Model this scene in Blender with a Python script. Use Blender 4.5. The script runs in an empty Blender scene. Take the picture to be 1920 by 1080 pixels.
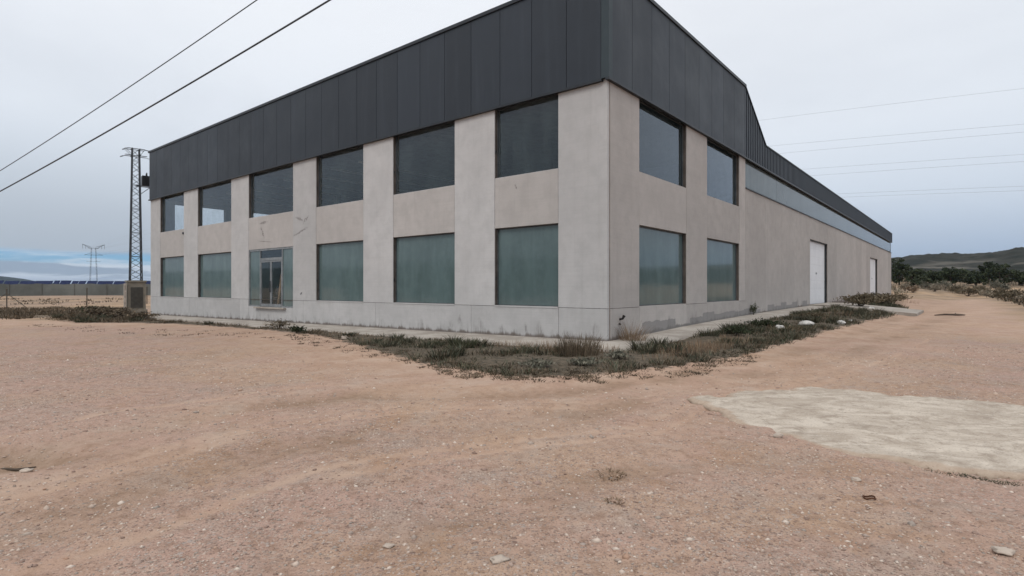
import bpy, math, random
import numpy as np
from mathutils import Vector, noise as mnoise

random.seed(7)
RNG = np.random.default_rng(11)
scene = bpy.context.scene
COL = scene.collection
R = math.radians

# ---------------------------------------------------------------- geometry of the place
F, CY = 1054.3, 539.08            # focal length in photo pixels, horizon row
CAMZ = 1.6
TH = 0.6828
SN, CS = math.sin(TH), math.cos(TH)
CX, CYY = 2.8506, 16.775          # near corner of the building
H_S1, H_H1, H_S2, H_CL, H_TOP, H_PT, H_STRIP = 0.963, 3.657, 5.38, 7.789, 11.272, 9.015, 6.42
LEN_U, LEN_V, BRK, NOTCH = 36.8, 78.57, 12.94, 16.54


def uv(x, y):
    px, py = x - CX, y - CYY
    return -CS * px + SN * py, SN * px + CS * py


def wxy(u, v):
    return CX - CS * u + SN * v, CYY + SN * u + CS * v


def sstep(a, b, x):
    t = np.clip((x - a) / (b - a), 0, 1)
    return t * t * (3 - 2 * t)


def base_l(u):
    return -0.0085 * np.clip(u, 0, 45)


def base_r(v):
    return 0.43 * (1 - np.exp(-np.clip(v, 0, 200) / 17.0)) * 1.12 * sstep(0, 6, v) ** 0.5


def G(x, y):
    """height of the ground"""
    x = np.asarray(x, float); y = np.asarray(y, float)
    u, v = uv(x, y)
    d = np.maximum(-u, -v)
    g = -0.13 + base_l(u)
    g = g + base_r(v) * (1 - sstep(1.4, 6.2, -u)) * sstep(-2, 1, v)
    # bank behind the end of the road on the right
    w = sstep(20, 40, x)
    g = g + w * (sstep(93, 99, y) * 0.55 + sstep(97, 140, y) * 2.6)
    g = g + sstep(0, 5, x - (0.72 * y + 10)) * sstep(35, 60, y) * 0.35 * (1 - sstep(90, 110, y))
    return g


def at(px, py, dz=0.0):
    """the point of the ground seen at a pixel of the photograph"""
    a, b = (px - 960) / F, -(py - CY) / F
    d = (CAMZ + .1) / max(-b, 1e-4)
    for _ in range(40):
        z = float(G(a * d, d)) + dz
        d2 = (CAMZ - z) / max(-b, 1e-4)
        d = d + (d2 - d) * .5
    return Vector((a * d, d, float(G(a * d, d))))


def atd(px, py, d):
    return Vector(((px - 960) / F * d, d, CAMZ - (py - CY) / F * d))


def uL(px):
    a = (px - 960) / F
    return (CX - CYY * a) / (CS + SN * a)


def vR(px):
    a = (px - 960) / F
    return (CYY * a - CX) / (SN - CS * a)


# ---------------------------------------------------------------- node helpers
def mat(name):
    m = bpy.data.materials.new(name); m.use_nodes = True
    nt = m.node_tree; nt.nodes.clear()
    out = nt.nodes.new('ShaderNodeOutputMaterial')
    return m, nt, out


class N:
    def __init__(s, nt): s.nt = nt

    def new(s, t, **k):
        n = s.nt.nodes.new(t)
        for a, b in k.items(): setattr(n, a, b)
        return n

    def link(s, a, b): s.nt.links.new(a, b)

    def put(s, sock, v):
        if hasattr(v, 'is_output'): s.link(v, sock)
        else: sock.default_value = v

    def math(s, op, a, b=None, c=None, clamp=False):
        n = s.new('ShaderNodeMath', operation=op); n.use_clamp = clamp
        s.put(n.inputs[0], a)
        if b is not None: s.put(n.inputs[1], b)
        if c is not None: s.put(n.inputs[2], c)
        return n.outputs[0]

    def mix(s, f, a, b, mode='MIX'):
        n = s.new('ShaderNodeMix', data_type='RGBA', blend_type=mode)
        s.put(n.inputs[0], f)
        s.put(n.inputs[6], a if hasattr(a, 'is_output') else (*a, 1))
        s.put(n.inputs[7], b if hasattr(b, 'is_output') else (*b, 1))
        return n.outputs[2]

    def ramp(s, f, lo, hi, a=0.0, b=1.0, smooth=True):
        n = s.new('ShaderNodeMapRange'); n.interpolation_type = 'SMOOTHSTEP' if smooth else 'LINEAR'
        s.put(n.inputs[0], f); n.inputs[1].default_value = lo; n.inputs[2].default_value = hi
        n.inputs[3].default_value = a; n.inputs[4].default_value = b
        return n.outputs[0]

    def noise(s, co, scale, detail=4, rough=.55, dist=0.0, sc=None):
        if sc: co = s.vmul(co, sc)
        n = s.new('ShaderNodeTexNoise'); s.link(co, n.inputs['Vector'])
        n.inputs['Scale'].default_value = scale; n.inputs['Detail'].default_value = detail
        n.inputs['Roughness'].default_value = rough; n.inputs['Distortion'].default_value = dist
        return n.outputs['Fac']

    def vor(s, co, scale, feature='F1', out='Distance', rnd=1.0):
        n = s.new('ShaderNodeTexVoronoi', feature=feature); s.link(co, n.inputs['Vector'])
        n.inputs['Scale'].default_value = scale; n.inputs['Randomness'].default_value = rnd
        return n.outputs[out]

    def vmul(s, co, v):
        n = s.new('ShaderNodeVectorMath', operation='MULTIPLY'); s.link(co, n.inputs[0]); n.inputs[1].default_value = v
        return n.outputs[0]

    def sep(s, co):
        n = s.new('ShaderNodeSeparateXYZ'); s.link(co, n.inputs[0]); return n.outputs

    def obj(s): return s.new('ShaderNodeTexCoord').outputs['Object']

    def bump(s, h, strength, dist=.01, normal=None):
        n = s.new('ShaderNodeBump'); s.put(n.inputs['Height'], h)
        n.inputs['Strength'].default_value = strength; n.inputs['Distance'].default_value = dist
        if normal is not None: s.link(normal, n.inputs['Normal'])
        return n.outputs[0]

    def bsdf(s, out, color, rough=.8, spec=.3, normal=None, metal=0.0, **k):
        b = s.new('ShaderNodeBsdfPrincipled')
        s.put(b.inputs['Base Color'], color if hasattr(color, 'is_output') else (*color, 1))
        s.put(b.inputs['Roughness'], rough); b.inputs['Metallic'].default_value = metal
        b.inputs['Specular IOR Level'].default_value = spec
        if normal is not None: s.link(normal, b.inputs['Normal'])
        for a, v in k.items(): b.inputs[a].default_value = v
        s.link(b.outputs[0], out.inputs[0])
        return b

    def island(s): return s.new('ShaderNodeNewGeometry').outputs['Random Per Island']


def simple(name, color, rough=.7, spec=.3, metal=0.0, var=.25, scale=3.0, bump=0.0):
    m, nt, out = mat(name); n = N(nt); co = n.obj()
    f = n.noise(co, scale, 5, .6)
    c = n.mix(n.ramp(f, .3, .7), tuple(x * (1 - var) for x in color), tuple(min(1, x * (1 + var)) for x in color))
    nm = n.bump(n.noise(co, scale * 8, 4), bump, .02) if bump else None
    n.bsdf(out, c, rough, spec, nm, metal)
    return m


# ---- concrete of the facade (object space = building space: x along the right side, y along the front)
def concrete_mat(name, tint, plinth=False, side=False):
    m, nt, out = mat(name); n = N(nt); co = n.obj(); X, Y, Z = n.sep(co)
    isl = n.island()
    big = n.noise(co, .35, 4, .6)
    mid = n.noise(co, 1.8, 6, .65)
    streak = n.noise(co, 1.0, 5, .6, sc=(5.5, 5.5, .22))
    board = n.noise(co, 1.0, 3, .5, sc=(.5, .5, 26.0))
    c = n.mix(n.ramp(big, .3, .7), tuple(t * .93 for t in tint), tuple(t * 1.06 for t in tint))
    c = n.mix(n.ramp(mid, .38, .68, 0, .5), c, tuple(t * .80 for t in tint))
    c = n.mix(n.ramp(streak, .52, .8, 0, .38), c, tuple(t * w for t, w in zip(tint, (.74, .73, .72))))
    c = n.mix(n.ramp(board, .4, .7, 0, .14), c, tuple(t * .72 for t in tint))
    # panel to panel difference
    n2 = n.new('ShaderNodeMapRange'); n.link(isl, n2.inputs[0]); n2.inputs[3].default_value = .90; n2.inputs[4].default_value = 1.06
    hs = n.new('ShaderNodeHueSaturation'); n.link(c, hs.inputs['Color']); n.link(n2.outputs[0], hs.inputs['Value'])
    c = hs.outputs[0]
    # dirt splashed up from the pavement and running down
    if side:
        bz = n.math('MULTIPLY', n.math('SUBTRACT', 1.0, n.math('POWER', 2.718, n.math('MULTIPLY', X, -1 / 17.0))), .48)
    else:
        bz = n.math('MULTIPLY', n.math('MAXIMUM', Y, 0.0), -.0085)
    hz = n.math('SUBTRACT', Z, bz)
    wob = n.noise(co, 1.0, 5, .7, sc=(2.6, 2.6, .5))
    drip = n.noise(co, 1.0, 5, .65, sc=(1.9, 1.9, .9)); fs = n.noise(co, 1.0, 3, .6, sc=(13, 13, .5))
    lvl = n.math('SUBTRACT', hz, n.math('MULTIPLY', n.math('SUBTRACT', drip, .50), 2.2))
    d1 = n.math('MULTIPLY', n.ramp(lvl, .0, .30, 1, 0), n.math('MULTIPLY', n.ramp(wob, .40, .60), n.ramp(fs, .35, .6, .35, 1)))
    if not side: d1 = n.math('MULTIPLY', d1, n.ramp(Y, .05, .3))
    c = n.mix(n.math('MULTIPLY', d1, .62), c, (.15, .14, .13))
    d2 = n.ramp(n.math('SUBTRACT', hz, n.math('MULTIPLY', n.math('SUBTRACT', wob, .5), .4)), .02, .13, 1, 0)
    c = n.mix(n.math('MULTIPLY', d2, .8), c, (.11, .085, .07))
    if side:   # grey render repairs low on the side wall
        def cell(width, off):
            k = n.math('FLOOR', n.math('ADD', n.math('DIVIDE', n.math('ADD', X, n.math('MULTIPLY', n.math('SUBTRACT', wob, .5), .25)), width), off))
            wn_ = n.new('ShaderNodeTexWhiteNoise'); wn_.noise_dimensions = '1D'; n.link(k, wn_.inputs['W']); return n.sep(wn_.outputs['Color'])
        q = cell(1.35, .3)
        edge = n.noise(co, 2.5, 5, .6)
        top = n.math('SUBTRACT', hz, n.math('ADD', n.math('MULTIPLY', q[0], .34), n.math('MULTIPLY', edge, .16)))
        pm = n.math('MULTIPLY', n.ramp(top, -.015, .015, 1, 0), n.math('GREATER_THAN', q[1], .22))
        pm = n.math('MULTIPLY', pm, n.math('MULTIPLY', n.ramp(X, 1.9, 2.0), n.ramp(X, 26.9, 27.1, 1, 0)))
        c = n.mix(n.math('MULTIPLY', pm, .72), c, (.205, .20, .198))
    else:
        # soot-like marks over the entrance: (y, z, half length, half width, angle)
        tot = None
        wn = n.new('ShaderNodeTexNoise'); n.link(co, wn.inputs['Vector']); wn.inputs['Scale'].default_value = 4; wn.inputs['Detail'].default_value = 5
        for (sy, sz, hl, hw, ang) in MARKS:
            a = n.math('ADD', n.math('SUBTRACT', Y, sy), n.math('MULTIPLY', n.math('SUBTRACT', wn.outputs['Fac'], .5), .7))
            b = n.math('SUBTRACT', Z, sz)
            ca, sa = math.cos(ang), math.sin(ang)
            p = n.math('ADD', n.math('MULTIPLY', a, ca / hl), n.math('MULTIPLY', b, sa / hl))
            q = n.math('ADD', n.math('MULTIPLY', a, -sa / hw), n.math('MULTIPLY', b, ca / hw))
            r = n.math('SQRT', n.math('ADD', n.math('MULTIPLY', p, p), n.math('MULTIPLY', q, q)))
            k = n.ramp(r, .45, 1.15, 1, 0)
            tot = k if tot is None else n.math('MAXIMUM', tot, k)
        g = n.noise(co, 14, 4, .7)
        front = n.ramp(X, .3, .31, 1, 0)
        c = n.mix(n.math('MULTIPLY', n.math('MULTIPLY', tot, n.ramp(g, .35, .6, .25, .75)), front), c, (.14, .125, .12))
    fine = n.noise(co, 45, 5, .7)
    h = n.math('ADD', n.math('MULTIPLY', fine, .5), n.math('ADD', n.math('MULTIPLY', board, .5), n.math('MULTIPLY', mid, .6)))
    n.bsdf(out, c, .88, .25, n.bump(h, .35, .008))
    return m


def uz(px, py):
    u = uL(px); d = CYY + SN * u
    return u, CAMZ - (py - CY) / F * d


MARKS = []
for (x0, y0, x1, y1, w) in [(488, 419, 500, 416, .13), (489, 428, 495, 445, .10), (556, 408, 568, 413, .12), (578, 406, 569, 419, .08),
                            (574, 427, 552, 442, .10), (484, 452, 512, 454, .04), (966, 350, 966.8, 351, .06)]:
    a, b = uz(x0, y0), uz(x1, y1)
    L = math.hypot(b[0] - a[0], b[1] - a[1])
    MARKS.append(((a[0] + b[0]) / 2, (a[1] + b[1]) / 2, L / 2 + .12, w * .62, math.atan2(b[1] - a[1], b[0] - a[0])))

M = {}
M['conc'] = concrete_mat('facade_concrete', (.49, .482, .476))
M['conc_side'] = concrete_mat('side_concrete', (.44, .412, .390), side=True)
M['conc_warm'] = concrete_mat('spandrel_concrete', (.462, .436, .416))
M['joint'] = simple('joint_filler', (.10, .085, .075), .9, .1, var=.2)


def cladding_mat(name, col, ribs=False):
    m, nt, out = mat(name); n = N(nt); co = n.obj()
    isl = n.island()
    f = n.noise(co, .5, 4, .6); st = n.noise(co, 1, 4, .6, sc=(3.5, 3.5, .25))
    c = n.mix(n.ramp(f, .3, .7), tuple(x * .86 for x in col), tuple(x * 1.12 for x in col))
    c = n.mix(n.ramp(st, .48, .75, 0, .5), c, tuple(x * 1.35 + .004 for x in col))
    mr = n.new('ShaderNodeMapRange'); n.link(isl, mr.inputs[0]); mr.inputs[3].default_value = .85; mr.inputs[4].default_value = 1.18
    hs = n.new('ShaderNodeHueSaturation'); n.link(c, hs.inputs['Color']); n.link(mr.outputs[0], hs.inputs['Value'])
    wav = n.noise(co, 1.1, 2, .5)
    n.bsdf(out, hs.outputs[0], n.ramp(f, .2, .8, .42, .6), .4, n.bump(wav, .5, .03), 0.15)
    return m


M['clad'] = cladding_mat('dark_cladding', (.023, .029, .038))
M['trim'] = simple('dark_trim', (.022, .026, .031), .45, .5, .3, var=.2)
M['frame'] = simple('dark_window_frame', (.075, .08, .085), .5, .4, .2)
M['alu'] = simple('grey_aluminium', (.26, .28, .29), .45, .5, .5)
M['white_door'] = simple('white_door', (.74, .75, .77), .5, .4, 0, var=.04, scale=1)
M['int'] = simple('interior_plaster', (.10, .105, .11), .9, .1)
M['roof'] = simple('roof_sheet', (.2, .2, .2), .8)


def glass_mat(name, tint, refl=1.0):
    m, nt, out = mat(name); n = N(nt); co = n.obj()
    tr = n.new('ShaderNodeBsdfTransparent'); tr.inputs[0].default_value = (*tint, 1)
    gl = n.new('ShaderNodeBsdfGlossy'); gl.inputs['Roughness'].default_value = .02
    gl.inputs[0].default_value = (.82, .9, 1, 1)
    dirt = n.new('ShaderNodeBsdfDiffuse'); dirt.inputs[0].default_value = (.18, .24, .24, 1)
    fr = n.new('ShaderNodeFresnel'); fr.inputs[0].default_value = 1.5
    w = n.noise(co, .5, 2, .5)
    b = n.bump(w, .04, .03); n.link(b, gl.inputs['Normal']); n.link(b, fr.inputs['Normal'])
    geo = n.new('ShaderNodeNewGeometry'); frf = n.math('MULTIPLY', fr.outputs[0], n.math('SUBTRACT', 1.0, geo.outputs['Backfacing']))
    mx = n.new('ShaderNodeMixShader'); n.link(n.math('MULTIPLY', frf, refl, clamp=True), mx.inputs[0])
    n.link(tr.outputs[0], mx.inputs[1]); n.link(gl.outputs[0], mx.inputs[2])
    m2 = n.new('ShaderNodeMixShader')
    f = n.noise(co, 1, 5, .65, sc=(1.4, 1.4, .5))
    n.link(n.ramp(f, .35, .8, .035, .11), m2.inputs[0])
    n.link(mx.outputs[0], m2.inputs[1]); n.link(dirt.outputs[0], m2.inputs[2])
    n.link(m2.outputs[0], out.inputs[0])
    return m


def film_mat(name, col, spec=.55):
    """glass whitened from the inside: greenish, dusty, still mirroring a little"""
    m, nt, out = mat(name); n = N(nt); co = n.obj()
    a = n.noise(co, 1, 5, .65, sc=(2.2, 2.2, .45)); b = n.noise(co, 2.5, 6, .7)
    st = n.noise(co, 1, 3, .6, sc=(14, 14, .35))
    c = n.mix(n.ramp(a, .3, .72), tuple(x * .86 for x in col), tuple(x * 1.12 for x in col))
    c = n.mix(n.ramp(b, .42, .75, 0, .5), c, tuple(x * 1.25 + .008 for x in col))
    oi = n.new('ShaderNodeObjectInfo'); hv = n.new('ShaderNodeHueSaturation'); n.link(c, hv.inputs['Color'])
    pr = n.new('ShaderNodeMapRange'); n.link(oi.outputs['Random'], pr.inputs[0]); pr.inputs[3].default_value = .86; pr.inputs[4].default_value = 1.14; n.link(pr.outputs[0], hv.inputs['Value'])
    c = hv.outputs[0]; sm_ = n.vor(co, 1.1, 'SMOOTH_F1')
    c = n.mix(n.ramp(sm_, .2, .7, 0, .3), c, tuple(x * .8 for x in col))
    c = n.mix(n.ramp(st, .62, .8, 0, .12), c, tuple(x * 1.3 + .01 for x in col))
    w = n.noise(co, .45, 2, .5)
    bs = n.bsdf(out, c, n.ramp(b, .3, .7, .03, .12), spec, n.bump(w, .10, .05))
    return m


M['glass'] = glass_mat('clear_glass', (.97, .985, .99), 1.1)
M['glass_side'] = glass_mat('dark_glass', (.62, .70, .75), 1.35)
M['film'] = film_mat('filmed_glass', (.106, .152, .154))
M['ribbon'] = film_mat('ribbon_glazing', (.085, .108, .112), .18)


def ground_mat():
    m, nt, out = mat('dirt_and_gravel'); n = N(nt); co = n.obj()
    at_ = n.new('ShaderNodeAttribute', attribute_name='mask'); at_.attribute_type = 'GEOMETRY'
    sp = n.new('ShaderNodeSeparateColor'); n.link(at_.outputs['Color'], sp.inputs[0])
    verge, sandy, track = sp.outputs[0], sp.outputs[1], sp.outputs[2]; scrub = at_.outputs['Alpha']
    big = n.noise(co, .22, 5, .6, .4); mid = n.noise(co, 1.3, 6, .65, .3); sm = n.noise(co, 7, 6, .7)
    fine = n.noise(co, 60, 4, .75)
    pink, tan, grey = (.422, .282, .226), (.425, .292, .205), (.365, .29, .24)
    c = n.mix(n.ramp(big, .40, .60), pink, tan)
    pat = n.noise(co, .55, 6, .7, .8)
    c = n.mix(n.ramp(pat, .52, .64, 0, .75), c, (.345, .215, .135))
    c = n.mix(n.ramp(mid, .48, .68, 0, .75), c, grey)
    c = n.mix(n.ramp(sm, .45, .70, 0, .75), c, (.23, .145, .10))
    c = n.mix(n.ramp(sm, .30, .46, .5, 0), c, (.46, .345, .26))
    # pebbles pressed into the ground, three sizes
    peb = None
    clump = n.noise(co, .9, 5, .65, .5)
    for sc, lo, amt in ((15, .26, .8), (30, .32, .95), (62, .34, .85)):
        vn = n.new('ShaderNodeTexVoronoi', feature='F1'); n.link(co, vn.inputs['Vector']); vn.inputs['Scale'].default_value = sc
        s = n.new('ShaderNodeSeparateColor'); n.link(vn.outputs['Color'], s.inputs[0])
        on = n.ramp(vn.outputs['Distance'], lo, lo + .12, 1, 0)
        pick = n.math('LESS_THAN', s.outputs[0], n.ramp(clump, .36, .62, .12, .8))
        pc = n.mix(s.outputs[1], (.19, .125, .10), (.50, .39, .32))
        pc = n.mix(n.ramp(s.outputs[2], .75, .95), pc, (.40, .34, .30))
        f = n.math('MULTIPLY', n.math('MULTIPLY', on, pick), n.math('MULTIPLY', amt, n.ramp(sandy, 0, 1, 1, .35)))
        c = n.mix(f, c, pc)
        rnd = n.math('MULTIPLY', f, n.ramp(vn.outputs['Distance'], 0, lo + .12, 1, 0, False))
        rnd = n.math('MULTIPLY', rnd, 10.0 / sc)
        peb = rnd if peb is None else n.math('ADD', peb, rnd)
        # shade between stones put into the colour as dark specks
    gap = n.ramp(fine, .36, .48, 1, 0)
    c = n.mix(n.math('MULTIPLY', gap, .7), c, (.13, .085, .062))
    hi = n.ramp(fine, .6, .72)
    c = n.mix(n.math('MULTIPLY', hi, .28), c, (.55, .44, .36))
    # fine orange dirt
    dirt = n.mix(n.ramp(mid, .35, .65), (.425, .282, .20), (.485, .348, .262))
    dirt = n.mix(n.ramp(sm, .5, .75, 0, .4), dirt, (.34, .225, .15))
    c = n.mix(n.math('MULTIPLY', sandy, n.ramp(mid, .3, .6, .55, .9)), c, dirt)
    c = n.mix(n.math('MULTIPLY', track, n.ramp(sm, .3, .7, .5, .95)), c, (.24, .16, .105))
    # soil of the verge
    vs = n.mix(n.ramp(sm, .35, .65), (.068, .057, .043), (.15, .12, .088))
    edge = n.ramp(n.math('ADD', verge, n.math('MULTIPLY', n.math('SUBTRACT', n.noise(co, 3.0, 6, .75), .5), 1.7)), .36, .62)
    c = n.mix(edge, c, vs)
    sc_ = n.mix(n.ramp(n.noise(co, .09, 6, .7), .38, .62), (.38, .26, .165), (.21, .155, .105))
    sc_ = n.mix(n.ramp(n.noise(co, .5, 5, .7), .5, .65, 0, .6), sc_, (.36, .28, .21))
    c = n.mix(scrub, c, sc_)
    h = n.math('ADD', n.math('MULTIPLY', peb, 1.3), n.math('ADD', n.math('MULTIPLY', fine, .5), n.math('MULTIPLY', sm, 1.5)))
    n.bsdf(out, c, .95, .15, n.bump(h, .75, .022))
    return m


M['ground'] = ground_mat()


def slab_mat():
    m, nt, out = mat('worn_concrete_slab'); n = N(nt); co = n.obj()
    big = n.noise(co, 1.3, 8, .72, .9, sc=(1, 1.6, 1)); sm = n.noise(co, 5, 6, .75); fine = n.noise(co, 50, 4, .7)
    c = n.mix(n.ramp(big, .38, .62), (.39, .325, .26), (.56, .488, .405))
    c = n.mix(n.ramp(sm, .48, .66, 0, .75), c, (.29, .235, .185))
    c = n.mix(n.ramp(fine, .33, .42, .6, 0), c, (.22, .18, .14))
    c = n.mix(n.ramp(n.vor(co, 12), .10, .14, .7, 0), c, (.25, .2, .16))
    gv = n.new('ShaderNodeTexVoronoi'); n.link(co, gv.inputs['Vector']); gv.inputs['Scale'].default_value = 38
    gs = n.new('ShaderNodeSeparateColor'); n.link(gv.outputs['Color'], gs.inputs[0])
    c = n.mix(n.math('MULTIPLY', n.ramp(gs.outputs[0], .55, .6), n.ramp(gv.outputs['Distance'], .3, .42, .6, 0)), c, n.mix(gs.outputs[1], (.22, .17, .14), (.62, .56, .49)))
    at_ = n.new('ShaderNodeAttribute', attribute_name='rim'); at_.attribute_type = 'GEOMETRY'
    e = n.ramp(n.math('ADD', at_.outputs['Fac'], n.math('MULTIPLY', n.math('SUBTRACT', sm, .5), 1.2)), .35, .8)
    c = n.mix(n.math('MULTIPLY', e, .6), c, (.37, .265, .19))
    n.bsdf(out, c, .92, .2, n.bump(n.math('ADD', n.math('MULTIPLY', sm, 1.5), fine), .5, .015))
    return m


M['slab'] = slab_mat()


def pave_mat():
    m, nt, out = mat('pavement_concrete'); n = N(nt); co = n.obj()
    big = n.noise(co, .9, 6, .65); sm = n.noise(co, 6, 6, .7)
    c = n.mix(n.ramp(big, .36, .64), (.29, .255, .22), (.41, .37, .325))
    c = n.mix(n.ramp(sm, .5, .72, 0, .7), c, (.27, .225, .18))
    n.bsdf(out, c, .92, .2, n.bump(sm, .4, .01))
    return m


M['pave'] = pave_mat()


def plant_mat(name, cols, rough=.8, trans=False):
    m, nt, out = mat(name); n = N(nt); co = n.obj(); isl = n.island()
    cr = n.new('ShaderNodeValToRGB'); n.link(isl, cr.inputs[0])
    el = cr.color_ramp.elements
    while len(el) < len(cols): el.new(.5)
    for i, c in enumerate(cols):
        el[i].position = i / (len(cols) - 1); el[i].color = (*c, 1)
    f = n.noise(co, 1.2, 3)
    hs = n.new('ShaderNodeHueSaturation'); n.link(cr.outputs[0], hs.inputs['Color'])
    n.link(n.ramp(f, .3, .7, .75, 1.25), hs.inputs['Value'])
    n.bsdf(out, hs.outputs[0], rough, .2)
    return m


M['grass'] = plant_mat('verge_plants', [(.026, .032, .017), (.048, .056, .032), (.10, .105, .075), (.135, .12, .085), (.075, .056, .036), (.035, .042, .022), (.17, .14, .095)])
M['dry'] = plant_mat('dry_stalks', [(.28, .20, .13), (.17, .11, .07), (.36, .28, .19), (.11, .065, .042), (.22, .15, .10)])
M['darkweed'] = plant_mat('dark_weed', [(.035, .04, .022), (.06, .065, .035), (.09, .085, .05)])
M['brownweed'] = plant_mat('brown_weed', [(.10, .08, .05), (.15, .115, .075), (.07, .06, .035), (.2, .16, .11)])
M['deadweed'] = plant_mat('dead_brown_weed', [(.115, .085, .058), (.08, .06, .04), (.17, .13, .09), (.055, .043, .028), (.24, .185, .125)])
M['paleweed'] = plant_mat('pale_weed', [(.24, .19, .14), (.30, .25, .19), (.18, .15, .11), (.14, .14, .10)])
M['leaf_dark'] = plant_mat('dark_foliage', [(.018, .026, .012), (.032, .042, .020), (.045, .055, .027)])
M['leaf_mid'] = plant_mat('olive_foliage', [(.035, .045, .022), (.055, .065, .034), (.075, .085, .05)])
M['leaf_grey'] = plant_mat('grey_foliage', [(.10, .10, .075), (.15, .145, .11), (.19, .17, .13)])
M['bark'] = simple('bark', (.09, .07, .055), .95, .1)
M['stone'] = simple('pale_stone', (.46, .385, .32), .9, .2, var=.15, scale=6, bump=.4)
M['steel'] = simple('galvanised_steel', (.055, .06, .068), .6, .4, .4)
M['black'] = simple('black_plastic', (.012, .012, .014), .6, .4)
M['cable'] = simple('cable_sheath', (.06, .06, .065), .7, .3)
M['hvwire'] = simple('bare_conductor', (.30, .32, .35), .6, .3)
M['kiosk'] = simple('kiosk_render', (.235, .215, .18), .9, .2, var=.15, scale=2, bump=.2)
M['kioskdoor'] = simple('kiosk_door', (.065, .062, .055), .7, .3)
M['post'] = simple('fence_post_steel', (.09, .075, .06), .8, .3, .2)
M['mesh'] = simple('fence_wire', (.14, .13, .12), .7, .3, .2)
M['screen'] = simple('screen_fabric', (.125, .13, .12), .9, .1, var=.3, scale=.12)
M['blue'] = simple('dark_blue_panel', (.022, .030, .075), .8, .1)
M['rust'] = simple('rusty_iron', (.09, .04, .022), .9, .2)
M['wood'] = simple('brown_board', (.34, .22, .13), .7, .3)
M['mount'] = simple('mountain', (.022, .028, .026), .95, .05, var=.15, scale=.004)


def stones_mat():
    m, nt, out = mat('loose_gravel'); n = N(nt); isl = n.island()
    cr = n.new('ShaderNodeValToRGB'); n.link(isl, cr.inputs[0]); el = cr.color_ramp.elements
    cols = [(.23, .155, .12), (.33, .23, .185), (.40, .30, .245), (.30, .26, .225), (.46, .36, .29), (.62, .53, .45), (.36, .22, .15)]
    while len(el) < len(cols): el.new(.5)
    for i, c in enumerate(cols): el[i].position = i / (len(cols) - 1) * .999; el[i].color = (*c, 1)
    n.bsdf(out, cr.outputs[0], .9, .2)
    return m


M['gravel'] = stones_mat()


def hill_mat():
    m, nt, out = mat('scrub_hill'); n = N(nt); co = n.obj()
    a = n.noise(co, .012, 6, .7, .5); b = n.noise(co, .11, 5, .75); d = n.noise(co, .012, 4, .6, .3, sc=(.5, .5, 4))
    c = n.mix(n.ramp(a, .4, .6), (.016, .017, .012), (.030, .028, .020))
    c = n.mix(n.ramp(b, .48, .60, 0, .8), c, (.012, .015, .010))
    c = n.mix(n.ramp(d, .55, .64, 0, .75), c, (.135, .12, .10))
    n.bsdf(out, c, .95, .1)
    return m


M['hill'] = hill_mat()


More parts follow.
